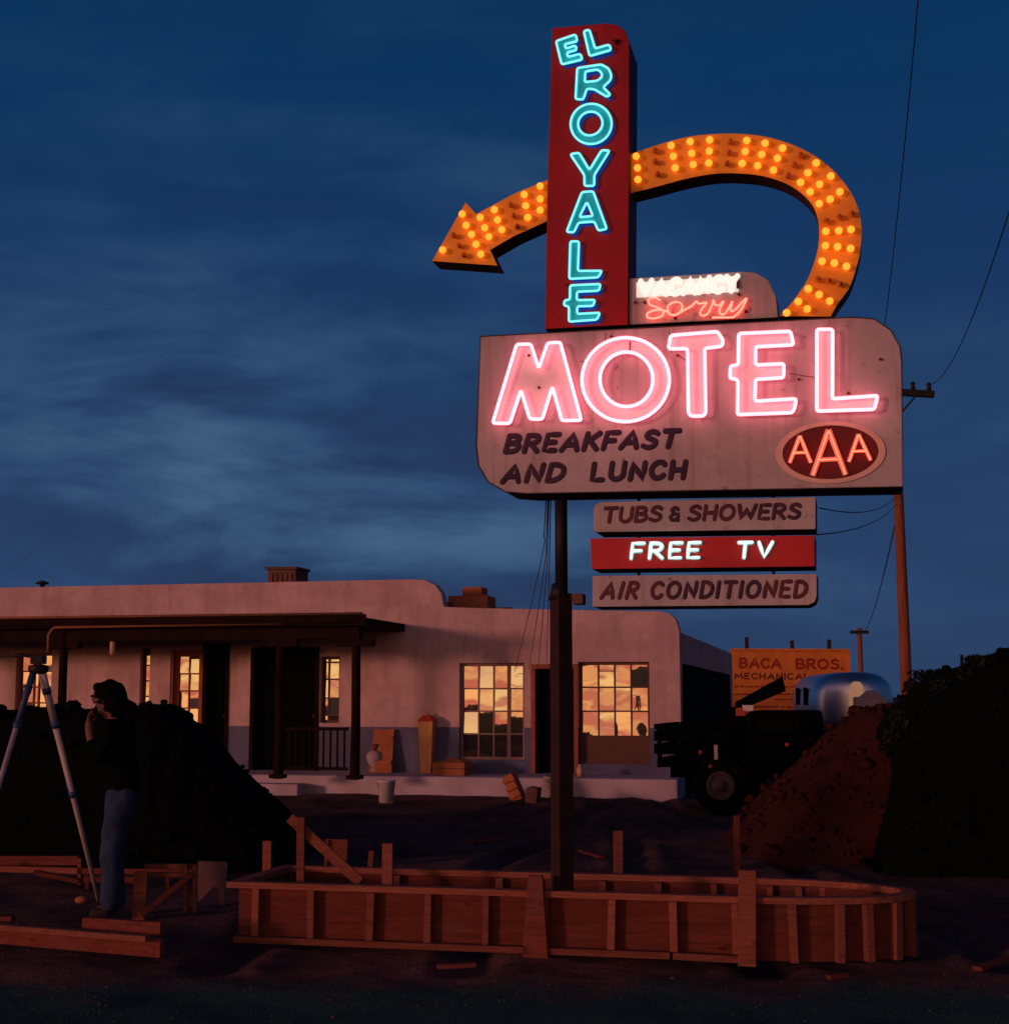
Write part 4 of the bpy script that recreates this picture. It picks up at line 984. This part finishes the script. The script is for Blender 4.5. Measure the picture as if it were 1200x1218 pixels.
def person():
    root = thing('person', 'person in dark jacket and blue jeans standing by the tripod, head bowed to the left', 'person', PF)
    # body: neck, head, hands (one continuous figure under the clothes)
    V, E, rad = [], [], []
    pel = chain(V, E, rad, [((.06, 0, .93), .075)])
    ch = chain(V, E, rad, [((.05, 0, 1.10), .075), ((.015, 0, 1.28), .085), ((-.01, 0, 1.40), .065), ((-.05, 0, 1.48), .052), ((-.085, 0, 1.535), .066), ((-.098, -.005, 1.60), .086), ((-.085, 0, 1.655), .070)], pel)
    jaw = chain(V, E, rad, [((-.135, -.02, 1.525), .042)], 5)
    nose = chain(V, E, rad, [((-.180, -.03, 1.575), .016)], 6)
    for sg, kn in ((-1, .02), (1, -.02)):
        chain(V, E, rad, [((.06, .085 * sg, .84), .050), ((kn, .10 * sg, .50), .045), ((.02, .10 * sg, .10), .036), ((-.10, .11 * sg, .045), .035)], pel)
    sh1 = chain(V, E, rad, [((-.01, -.17, 1.38), .06), ((-.06, -.21, 1.11), .045), ((-.16, -.13, 1.33), .034), ((-.172, -.105, 1.40), .030)], 2)
    for k, (dy, dz, L) in enumerate([(-.028, .0, .05), (-.010, .006, .06), (.008, .004, .056), (.024, -.004, .044)]):
        chain(V, E, rad, [((-.175, -.10 + dy, 1.435 + dz), .0095), ((-.172, -.09 + dy, 1.435 + dz + L * .55), .0085), ((-.150, -.075 + dy, 1.435 + dz + L), .0075)], sh1)
    chain(V, E, rad, [((-.150, -.075, 1.425), .011), ((-.135, -.055, 1.455), .009)], sh1)
    sh2 = chain(V, E, rad, [((-.01, .17, 1.38), .06), ((.03, .22, 1.10), .044), ((-.05, .19, .88), .032), ((-.065, .185, .82), .028)], 2)
    for k, dx in enumerate((-.03, -.012, .006, .022)):
        chain(V, E, rad, [((-.065 + dx, .185, .775), .009), ((-.07 + dx, .178, .74), .008), ((-.066 + dx, .168, .71), .007)], sh2)
    chain(V, E, rad, [((-.09, .165, .80), .010), ((-.105, .15, .77), .009)], sh2)
    skin_obj('body', V, E, rad, M['skin'], root, 2)
    # jacket
    V, E, rad = [], [], []
    p = chain(V, E, rad, [((.062, 0, .86), (.150, .140)), ((.058, 0, .97), (.150, .135)), ((.045, 0, 1.12), (.15, .125)), ((.015, 0, 1.28), (.165, .135)), ((-.005, 0, 1.39), (.11, .10)), ((-.035, 0, 1.45), .072)])
    chain(V, E, rad, [((-.01, -.17, 1.375), .082), ((-.06, -.215, 1.11), .066), ((-.145, -.145, 1.30), .050)], 3)
    chain(V, E, rad, [((-.01, .17, 1.375), .082), ((.03, .225, 1.10), .064), ((-.045, .195, .91), .048)], 3)
    folds(skin_obj('jacket', V, E, rad, M['jacket'], root, 3), .035, .10)
    V, E, rad = [], [], []
    p = chain(V, E, rad, [((.058, 0, 1.06), .12), ((.06, 0, .95), .13), ((.06, 0, .87), .13)])
    for sg, kn in ((-1, .015), (1, -.03)):
        chain(V, E, rad, [((.055, .085 * sg, .80), .105), ((kn, .10 * sg, .50), .080), ((.02, .105 * sg, .12), .066), ((.018, .105 * sg, .05), .066)], 2)
    folds(skin_obj('jeans', V, E, rad, M['denim'], root, 3), .028, .09)
    hr = MB()
    for c_, r_, sc_ in (((-.055, 0, 1.622), .112, (1, 1, .95)), ((-.02, 0, 1.56), .098, (.95, 1.0, 1.1)), ((.0, 0, 1.49), .060, (1, 1.2, 1.1)), ((-.105, -.005, 1.662), .060, (1.1, 1.3, .8))):
        k0 = len(hr.v); hr.ball(c_, r_, 18, 12, sc_)
        for i in range(k0, len(hr.v)):
            p_ = Vector(hr.v[i]); n_ = (p_ - Vector(c_)).normalized(); hr.v[i] = tuple(p_ + n_ * .020 * noise.noise(p_ * 20) + n_ * .010 * noise.noise(p_ * 55))
    hr.build('hair', M['hair'], root)
    for sg in (-1, 1):
        V, E, rad = [], [], []; chain(V, E, rad, [((.04, .105 * sg, .055), .055), ((-.04, .108 * sg, .05), .052), ((-.13, .115 * sg, .038), .042)])
        skin_obj('boot', V, E, rad, M['boot'], root, 2)
    fe = MB()
    for dy in (-.062, .02): fe.ball((-.166, dy - .012, 1.602), .011, 8, 6)
    fe.build('eye', M['hair'], root)
    ea = MB(); ea.ball((-.075, -.088, 1.59), .026, 8, 6, (.7, .35, 1.2)); ea.build('ear', M['skin'], root)
person()

# =================================================================== TRIPOD
tp = at(46, 792, 10.9); TF = Frame((tp.x, tp.y, 0), 0)
t = thing('surveyor_tripod', 'pale surveyor\'s tripod with blue upper leg standing beside the person', 'tripod', TF)
hz = tp.z
m = MB(); m.lathe([(.05, hz - .06), (.075, hz - .04), (.075, hz), (.03, hz + .01)], n=12); m.box(-.05, .045, -.05, .05, hz + .012, hz + .075); m.build('head', M['black_steel'], t, bevel=.006)
m = MB(); m.tube([(-.03, 0, hz + .06), (-.12, 0, hz + .075), (-.34, .02, hz + .065)], .010, 7); m.build('handle', M['black_steel'], t)
G = [gnd(-55, 1110), gnd(119, 1078), gnd(112.5, 1052)]
for k, gpt in enumerate(G):
    a = Vector((-.03 if k == 0 else .03 if k == 1 else 0, -.01 if k < 2 else .05, hz - .03)); b = TF.loc(gpt)
    lg = MB(); lg.tube([a.lerp(b, .21), a.lerp(b, .97)], [.021, .017], 8); lo = lg.build('leg', M['tripod_white'], t)
    s = MB(); s.tube([a, a.lerp(b, .1), a.lerp(b, .22)], [.026, .025, .023], 8); s.build('upper_leg', M['tripod_blue' if k == 0 else 'tripod_white'], lo)
    for kk in (.07, .21, .50): r_ = MB(); r_.tube([a.lerp(b, kk), a.lerp(b, kk + .025)], .029, 8); r_.build('clamp', M['tripod_blue'], lo)
    f = MB(); f.tube([a.lerp(b, .97), a.lerp(b, 1.0)], [.02, .006], 8); f.build('foot', M['black_steel'], lo)

# =================================================================== THINGS BY THE MOTEL WALL
def on_walk(px, py):                                   # point on the raised walk seen at a photo position
    p = BF.pz(px, py, WALK_H); p.y = max(min(p.y, -.12), WY + .1); q = BF.px(px, py, p.y); return Vector((q.x, p.y, WALK_H)), (BF.c - q).length / FOC
def base_frame(px, py):
    p, s = on_walk(px, py); return sub(BF, p), s
bfm, s = base_frame(455, 915)
t = thing('leaning_panel', 'red-brown wooden panel leaning on the motel wall behind the clay jug', 'panel', bfm)
m = MB(); m.hexa([(-14 * s, -.1, 0), (13 * s, -.1, 0), (13 * s, -.06, 0), (-14 * s, -.06, 0), (-12 * s, .04, 50 * s), (13 * s, .04, 50 * s), (13 * s, .08, 50 * s), (-12 * s, .08, 50 * s)]); m.build('board', M['brick'], t, bevel=.006)
m = MB(); m.bar((-12 * s, -.09, 12 * s), (12 * s, -.09, 12 * s), .03, .06); m.bar((-11 * s, .0, 40 * s), (12 * s, .0, 40 * s), .03, .06); m.build('batten', M['brick'], t)
bfm, s = base_frame(446, 918); t = thing('clay_jug', 'squat pale clay jug with a dark neck on the walk', 'jug', bfm)
m = MB(); m.lathe([(5 * s, 0), (7 * s, 2 * s), (5.5 * s, 7 * s), (9 * s, 13 * s), (10.5 * s, 18 * s), (8.5 * s, 23 * s), (4 * s, 25.5 * s)], n=20); m.build('body', M['clay'], t)
m = MB(); m.lathe([(3.2 * s, 25.6 * s), (3.4 * s, 30 * s), (4.2 * s, 32.5 * s), (2.5 * s, 33 * s)], n=14); m.build('neck', M['dark_frame'], t)
bfm, s = base_frame(508, 911); t = thing('tapered_stand', 'tall yellow wooden stand, wider at the top, with a red cap', 'stand', bfm)
m = MB(); w0, w1, h = 6.5 * s, 9.2 * s, 60 * s; m.hexa([(-w0, -w0, 0), (w0, -w0, 0), (w0, w0, 0), (-w0, w0, 0), (-w1, -w1, h), (w1, -w1, h), (w1, w1, h), (-w1, w1, h)]); m.build('body', M['wood_yel'], t, bevel=.01)
m = MB(); m.hexa([(-w1 - .02, -w1 - .02, h + .002), (w1 + .02, -w1 - .02, h + .002), (w1 + .02, w1 + .02, h + .002), (-w1 - .02, w1 + .02, h + .002), (-w1 * .45, -w1 * .45, h + 7 * s), (w1 * .45, -w1 * .45, h + 7 * s), (w1 * .45, w1 * .45, h + 7 * s), (-w1 * .45, w1 * .45, h + 7 * s)]); m.build('cap', M['red_cap'], t, bevel=.01)
m = MB(); m.ball((0, 0, h + 8.5 * s), 2 * s); m.build('finial', M['wood_yel'], t)
bfm, s = base_frame(538, 922); t = thing('wooden_crate', 'low orange wooden crate with a peaked lid under the left paned window', 'crate', bfm)
m = MB(); m.box(-19 * s, 19 * s, -.25, .25, 0, 8 * s); m.box(-19.5 * s, 19.5 * s, -.26, .26, 8.3 * s, 15 * s); m.build('box', M['brick'], t, bevel=.01)
m = MB(); m.hexa([(-15 * s, -.2, 15.2 * s), (17 * s, -.2, 15.2 * s), (17 * s, .2, 15.2 * s), (-15 * s, .2, 15.2 * s), (-3 * s, -.05, 20 * s), (5 * s, -.05, 20 * s), (5 * s, .05, 20 * s), (-3 * s, .05, 20 * s)]); m.build('lid', M['brick'], t, bevel=.008)
bfm, s = base_frame(690, 924); t = thing('small_jar', 'small pale jar on the walk under the right window', 'jar', bfm)
m = MB(); m.lathe([(3.5 * s, 0), (4 * s, 5 * s), (3.8 * s, 10 * s), (2.4 * s, 12 * s)], n=14); m.build('body', M['lantern'], t); m = MB(); m.lathe([(2.6 * s, 12.1 * s), (2.6 * s, 14 * s)], n=12); m.build('lid', M['clay'], t)
gp_ = gnd(459.5, 955); s = gp_.y / FOC; t = thing('plastic_bucket', 'white plastic bucket on the dirt before the raised walk', 'bucket', Frame((gp_.x, gp_.y, 0), 0))
m = MB(); m.lathe([(8.3 * s, -.02), (9.8 * s, 24 * s), (10.4 * s, 24.2 * s), (10.4 * s, 26.5 * s), (9.4 * s, 26.5 * s), (8.2 * s, 2 * s)], n=24); m.build('pail', M['white_pl'], t)
m = MB(); m.tube([(10.6 * s * math.cos(a), -10.8 * s * math.sin(a) * .35 - .02, 23 * s - 9 * s * math.sin(a)) for a in [math.pi * i / 12 for i in range(13)]], .006, 5); m.build('handle', M['rim'], t)
# broken boxes by the foot of the doorway
def debris(px, py, wpx, hpx, lean, label, m1):
    b = gnd(px, py); s = b.y / FOC; t = thing('broken_crate', label, 'crate', Frame((b.x, b.y, 0), 15), 'broken crates below the doorway')
    t.rotation_euler = (0, R(lean), -R(15)); m = MB(); m.box(-wpx * s / 2, wpx * s / 2, -.15, .15, 0, hpx * s); m.build('box', m1, t, bevel=.008)
    m = MB()
    for k in (.2, .5, .8): m.box(-wpx * s / 2 - .01, wpx * s / 2 + .01, -.175, -.152, hpx * s * k - .03, hpx * s * k + .03)
    m.build('slat', m1, t)
debris(618, 952, 13, 32, -24, 'brown crate tipped on its corner left of the sign pole', M['brick'])
debris(650, 948, 12, 24, 12, 'pale crumpled crate half hidden by the sign pole', M['clay'])
debris(634, 955, 12, 18, 6, 'small dark crate between the tipped crate and the sign pole', M['dark_frame'])

# =================================================================== OLD TRUCK WITH BOOM (dark, right of the motel)
tb = gnd(858, 968); TK = Frame((tb.x, tb.y + .25, 0), 16)
t = thing('boom_truck', 'old dark work truck with slat-sided bed and raised boom beside the motel corner', 'truck', TK)
s = tb.y / FOC
def tx(px, py=900, y=0): return TK.px(px, py, y)
x0 = tx(785).x; x1 = tx(842).x
xe = x0 + 3.4
m = MB(); m.box(x0, x0 + 1.08, -.25, 1.7, .62, .74); m.box(x0 + .1, xe, .25, .40, .45, .61); m.box(x0 + .1, xe, 1.05, 1.20, .45, .61); m.build('chassis', M['dark_paint'], t, bevel=.01)
ztop = tx(800, 861).z
m = MB()
for z in (.80, .98, 1.14):
    m.box(x0, x0 + 1.06, -.29, -.252, z, min(z + .14, ztop)); m.box(x0 - .04, x0 - .002, -.25, 1.7, z, min(z + .14, ztop)); m.box(x0, x0 + 1.06, 1.70, 1.74, z, min(z + .14, ztop))
for x in (x0 + .02, x0 + .5, x0 + .99): m.box(x, x + .06, -.33, -.291, .62, ztop)
m.build('slat_sides', M['dark_paint'], t, bevel=.005)
c0_, c1_, cz = tx(882, 860, -.2).x, tx(968, 860, -.2).x, tx(920, 846, -.2).z
m = MB(); m.box(c0_, c1_ + .3, -.2, 1.65, .65, cz - .30); m.box(c0_ + .06, c1_, -.14, 1.57, cz - .298, cz); m.build('cab', M['dark_paint'], t, bevel=.06)
m = MB(); m.box(c0_ + .2, c1_ - .2, -.16, -.143, cz - .27, cz - .05); m.build('cab_window', M['dark_in'], t)
m = MB(); m.box(c1_ + .32, c1_ + 1.3, .1, 1.35, .60, cz - .5); m.build('hood', M['dark_paint'], t, bevel=.08)
WX = tx(858, 945, -.3).x
def wheel(x, y, r_, o_y):
    m = MB(); m.lathe([(r_ * .55, -.11), (r_ * .93, -.11), (r_, -.07), (r_, .07), (r_ * .93, .11), (r_ * .55, .11)], n=28); m.v = [(x + a, y + c, r_ - .02 + b) for a, b, c in m.v]; w_ = m.build('wheel', M['tyre'], t)
    m = MB(); m.lathe([(r_ * .50, -.111), (r_ * .50, -.135), (r_ * .42, -.135), (r_ * .38, -.115), (r_ * .2, -.114), (r_ * .16, -.15), (.03, -.155)], n=20); m.v = [(x + a, y + c, r_ - .02 + b) for a, b, c in m.v]; m.build('rim', M['rim'], w_)
for x in (WX, x0 + 3.0):
    for y in (-.22, 1.62): wheel(x, y, .40, 0)
m = MB(); m.box(x0 + .5, WX + .5, -.24, .2, .50, .60); m.build('mudguard', M['dark_paint'], t)
for px, py in ((852, 897), (845, 912), (833, 895), (936, 886)):
    p = tx(px, py, -.36); m = MB(); m.lathe([(.022, 0), (.03, .015), (.012, .022)], n=10); m.v = [(p.x + a, -.335 - c, p.z + b) for a, b, c in m.v]; m.build('tail_lamp', M['red_cap'], t)
p = tx(851, 895, -.36); m = MB(); m.box(p.x - .02, p.x + .03, -.37, -.334, p.z - .1, p.z + .1); m.build('reflector_plate', M['clay'], t)
A = tx(876, 841, .6); B = tx(934, 813, .6)
m = MB(); m.hexa([A + Vector((0, -.08, -.06)), B + Vector((0, -.06, -.11)), B + Vector((0, .06, -.11)), A + Vector((0, .08, -.06)), A + Vector((-.02, -.08, .06)), B + Vector((-.04, -.06, .10)), B + Vector((-.04, .06, .10)), A + Vector((-.02, .08, .06))]); m.build('boom', M['dark_paint'], t, bevel=.01)
m = MB(); m.box(A.x - .09, A.x + .12, .48, .72, .74, A.z + .0); m.build('boom_post', M['dark_paint'], t, bevel=.01)
m = MB(); p = tx(890, 843, .45); m.box(p.x - .08, p.x + .08, .40, .47, p.z - .04, p.z + .05); m.build('work_lamp', M['white_pl'], t, bevel=.01)
m = MB(); p = tx(881, 847, .4); m.box(p.x - .07, p.x + .07, .40, .47, p.z - .06, p.z + .06); m.build('warning_lamp', M['red_cap'], t, bevel=.01)

# =================================================================== SILVER TRAILER
td_ = 40.0; c = at(1019, 830, td_); TR_ = Frame((c.x, c.y, 0), 5)
t = thing('travel_trailer', 'rounded polished silver travel trailer behind the red earth mound', 'trailer', TR_)
def trailer_body():
    mb = MB(); L, hw, z0, z1 = 6.5, 1.12, .45, at(1010, 799, td_).z; nseg, nr = 26, 28; rings = []
    for i in range(nseg + 1):
        u = i / nseg; y = L * u; rr = 1.15
        e = min(y, L - y); k = 1.0 if e > rr else max(.02, (1 - (1 - e / rr) ** 2.3)) ** (1 / 2.3)
        ring = []
        for j in range(nr):
            a = 2 * math.pi * j / nr; ca, sa = math.cos(a), math.sin(a); ex = 2 / 3.2
            ring.append(mb.vert((hw * k * math.copysign(abs(ca) ** ex, ca), y, (z0 + z1) / 2 + (z1 - z0) / 2 * (1 - (1 - k) ** 2.2 * .45) * math.copysign(abs(sa) ** ex, sa))))
        rings.append(ring)
    for A, B in zip(rings, rings[1:]):
        for k in range(nr): mb.face([A[k], A[(k + 1) % nr], B[(k + 1) % nr], B[k]], True)
    mb.face(rings[0][::-1]); mb.face(rings[-1]); return mb.build('shell', M['alu'], t)
trailer_body()
m = MB(); a = TR_.px(1016, 829, -.12); b = TR_.px(1054, 845, -.12); m.box(a.x, b.x, -.16, .3, b.z - .3, a.z); m.build('end_cover', M['clay'], t, bevel=.03)
m = MB(); a = TR_.px(1022, 824, -.05); b = TR_.px(1050, 829, -.05); m.hexa([(a.x, -.1, b.z), (b.x, -.1, b.z), (b.x, .25, b.z), (a.x, .25, b.z), (a.x + .2, 0, a.z + .06), (b.x - .2, 0, a.z + .06), (b.x - .2, .25, a.z + .06), (a.x + .2, .25, a.z + .06)]); m.build('vent_hood', M['clay'], t, bevel=.02)
for yy in (1.6, 3.6):
    m = MB(); m.box(-1.15, -1.121, yy, yy + .8, 1.35, 1.85); m.build('side_window', M['dark_in'], t, bevel=.02)
for xx_ in (-.95, .95):
    m = MB(); m.lathe([(.2, -.1), (.34, -.1), (.36, 0), (.34, .1), (.2, .1)], n=18); m.v = [(xx_ + c_, 3.2 + a_, .35 + b_) for a_, b_, c_ in m.v]; m.build('wheel', M['tyre'], t)

# =================================================================== ORANGE BILLBOARD
bd = 52.0; c = at(938, 845, bd); BB = Frame((c.x, c.y, 0), 4)
t = thing('billboard', 'weathered orange painted billboard on posts behind the truck and trailer', 'billboard', BB)
q = [BB.px(868.5, 773.5), BB.px(1008.5, 774), BB.px(1010, 850), BB.px(868.5, 850)]
MB().plate([[(p.x, p.z) for p in q]], 0, .12).build('board', M['billboard'], t)
m = MB(); m.bar(q[0] + Vector((0, -.03, .02)), q[1] + Vector((0, -.03, .02)), .08, .08); m.bar(q[1] + Vector((.02, -.03, 0)), q[2] + Vector((.02, -.03, 0)), .08, .08, (0, -1, 0)); m.build('board_frame', M['billboard'], t)
for px, py in ((888, 758), (942, 762), (986, 761)):
    a = BB.px(px, py, .2); m = MB(); m.box(a.x - .06, a.x + .06, .13, .28, -.2, a.z); m.build('post', M['pole'], t)
pm = PX_ = (BB.px(901, 800) - BB.px(900, 800)).length
m = MB(); paint_text(BB, text_strokes('BACA', (880, 794), (928, 794.5), 10.5, 0, .22), -.005, 1.45 * pm, m); paint_text(BB, text_strokes('BROS.', (947, 795), (1002, 795.5), 10.5, 0, .20), -.005, 1.45 * pm, m); m.build('painted_name', M['bill_red'], t)
m = MB(); paint_text(BB, text_strokes('MECHANICAL', (874, 807.5), (962, 808), 6.5, 0, .24), -.005, .85 * pm, m); m.build('painted_trade', M['bill_dk'], t)
m = MB(); rr = random.Random(4)
for y, x0_, x1_ in ((817, 874, 960), (826, 874, 962), (834, 876, 905), (832, 922, 960), (841, 874, 950)):
    x = x0_
    while x < x1_:
        l = rr.uniform(3, 8); m.tube([BB.px(x, y, -.004), BB.px(min(x + l, x1_), y + rr.uniform(-.6, .6), -.004)], .9 * pm, 6, flat=.1, caps='round'); x += l + rr.uniform(1.5, 4)
m.build('faded_lines', M['bill_red'], t)

# =================================================================== POLES AND LINES
ud = 24.0; b = at(1079, 860, ud); UF = Frame((b.x, b.y, 0), 6)
t = thing('utility_pole', 'red-brown wooden utility pole with a dark crossarm behind the sign\'s right end', 'utility pole', UF)
topz = UF.px(1064, 452, 0); m = MB(); bx_ = UF.px(1079, 838, 0); m.tube([(bx_.x + .02, 0, -.2), (bx_.x, 0, bx_.z), (UF.px(1068.5, 590, 0).x, 0, UF.px(1068.5, 590, 0).z), (topz.x, 0, topz.z)], [.105, .095, .08, .07], 12); m.build('shaft', M['pole_wood'], t)
a = UF.px(1012, 463, -.1); b2 = UF.px(1111, 469, -.1); m = MB(); m.bar(a, b2, .10, .11); ca_ = m.build('crossarm', M['black_steel'], t, bevel=.01)
for px in (1020, 1040, 1086, 1105):
    p = UF.px(px, 463 + (px - 1012) * .06, -.1); m = MB(); m.lathe([(.02, .05), (.045, .08), (.03, .12), (.045, .16), (.02, .19)], p, 10); m.build('insulator', M['black_steel'], ca_)
m = MB(); m.bar(UF.px(1064, 500, -.08), UF.px(1090, 470, -.1), .02, .03); m.build('arm_brace', M['black_steel'], ca_)
G2 = 'overhead lines on the utility pole'
dp = at(1022, 790, 75.0); DF = Frame((dp.x, dp.y, 0), 0)
t2 = thing('distant_pole', 'small distant utility pole above the silver trailer', 'utility pole', DF)
m = MB(); p = DF.px(1022, 747, 0); m.tube([(p.x, 0, -.2), (p.x, 0, p.z)], [.17, .12], 8); m.build('shaft', M['pole_wood'], t2)
m = MB(); a = DF.px(1011, 752, -.1); b2 = DF.px(1033, 752, -.1); m.bar(a, b2, .12, .16); m.build('crossarm', M['black_steel'], t2)
UM = UF.M
wire(sag(at(1022, 750, 75), UM @ UF.px(1067, 612, 0), .7), .011, M['wire'], 'sagging line from the distant pole to the utility pole', G2, 'power line', 'power_line')
wire(sag(UM @ UF.px(1105, 458, -.1), at(1216, 200, 10.0), .35), .0055, M['wire'], 'line rising rightward from the crossarm out of the picture', G2, 'power line', 'power_line')
wire(sag(UM @ UF.px(1042, 450, -.1), at(1094, -25, 11.0), .3), .0055, M['wire'], 'steep line behind the sign rising to the top right of the sky', G2, 'power line', 'power_line')
wire(sag(SF.M @ SF.px(974, 604, .1), UM @ UF.px(1066, 590, -.08), .12), .0045, M['wire'], 'upper of two thin lines between hanging boards and utility pole', G2, 'power line', 'power_line')
wire(sag(SF.M @ SF.px(972, 636, .1), UM @ UF.px(1066, 600, -.08), .1), .0045, M['wire'], 'lower of two thin lines between hanging boards and utility pole', G2, 'power line', 'power_line')
pp_ = at(1141, 779, 19.5); m = MB(); m.tube([(0, 0, -.2), (0.03, 0, pp_.z)], .022, 7); o = m.build('fence_post', M['black_steel'], None); o.location = (pp_.x, 19.5, 0); tag(o, 'thin dark post sticking up behind the bush on the right mound', 'post')

# =================================================================== BUSHES on the right
def bush(px, py, wd, h, D_, label, seed, z0=0.0, grp='bushes behind the right mounds', nleaf=900):
    rnd = random.Random(seed); b = at(px, py, D_); t = thing('bush', label, 'bush', Frame((b.x, b.y, z0), 0), grp)
    zt = b.z - z0; mb = MB()
    for k in range(nleaf):
        a = rnd.uniform(0, 2 * math.pi); rr = math.sqrt(rnd.random()) * wd; z = rnd.uniform(.15, 1) ** .7; rr *= (1.15 - z) ** .5 * (.8 + .4 * noise.noise(Vector((a * 1.3, z * 3, seed))))
        c_ = Vector((rr * math.cos(a), rr * math.sin(a), z * zt)); n = Vector((rnd.gauss(0, 1), rnd.gauss(0, 1), rnd.gauss(0, 1))).normalized(); u = n.orthogonal().normalized(); v_ = n.cross(u); l = rnd.uniform(.03, .075)
        ids = [mb.vert(c_ + u * l), mb.vert(c_ + v_ * l * .45), mb.vert(c_ - u * l), mb.vert(c_ - v_ * l * .45)]; mb.face(ids)
    mb.build('foliage', M['leaf'], t, fix=False)
    m = MB()
    for k in range(6 if z0 == 0 else 0): a = k * 1.05; m.tube([(0, 0, -.1), (wd * .25 * math.cos(a), wd * .25 * math.sin(a), zt * .4), (wd * .5 * math.cos(a), wd * .5 * math.sin(a), zt * .75)], [.04, .025, .01], 6)
    if m.v: m.build('stem', M['pole'], t)
bush(1105, 797, .75, 2.2, 21.5, 'dark leafy bush just right of the utility pole', 2)
bush(1128, 800, .8, 2.2, 20.5, 'dark bush beside the thin post, against the right mound', 3)
bush(1090, 812, .6, 2.0, 22.5, 'low bush at the foot of the utility pole', 5)

GB = 'scrub growing on the black right mound'
for px, py, wd, D_, z0_, lb, sd__ in ((1070, 848, .22, 14.75, 1.05, 'low dark scrub at the left shoulder of the black right mound', 21), (1162, 782, .34, 15.0, 1.45, 'dark scrub on the high crest of the black right mound', 24),
        (1118, 812, .26, 14.9, 1.25, 'small dark scrub midway up the crest of the black right mound', 26)):
    bush(px, py, wd, 0, D_, lb, sd__, z0_, GB, 700)

# =================================================================== GRASS and rubble on the dirt
rnd = random.Random(12); mb = MB()
for k in range(5500):
    y = 6.4 + (rnd.random() ** 1.3) * 2.45; x = rnd.uniform(-.40, .40) * y
    if noise.noise(Vector((x * .9, y * .9, 5))) + noise.noise(Vector((x * 3, y * 3, 7))) * .5 < -.06: continue
    h = rnd.uniform(.006, .030) * (1.6 if rnd.random() < .08 else 1); a = rnd.uniform(0, 6.28); wv = .0035; z = hgt(x, y) - .01; lx, ly = rnd.gauss(0, .02), rnd.gauss(0, .02)
    i0 = mb.vert((x - wv * math.cos(a), y - wv * math.sin(a), z)); i1 = mb.vert((x + wv * math.cos(a), y + wv * math.sin(a), z)); i2 = mb.vert((x + lx, y + ly, z + h)); mb.face([i0, i1, i2])
tag(mb.build('grass', M['grassm'], None, fix=False), 'sparse dark grass along the near edge of the lot', 'grass', kind='stuff')
mb = MB()
for k in range(1100):
    y = rnd.uniform(7.6, 20); x = rnd.uniform(-.36, .36) * y
    p = FF.loc((x, y, 0))
    if xL - .1 < p.x < xR + aR + .1 and -.15 < p.y < DW + .1: continue
    r_ = rnd.uniform(.003, .011) * (1 + .03 * y) * (1.8 if rnd.random() < .06 else 1); mb.ball((x, y, hgt(x, y) + r_ * .2), r_, 6, 4, (1, rnd.uniform(.7, 1.2), .5))
tag(mb.build('rubble', M['clod'], None, fix=False), 'small clods and stones scattered over the dirt lot', 'rubble', kind='stuff')
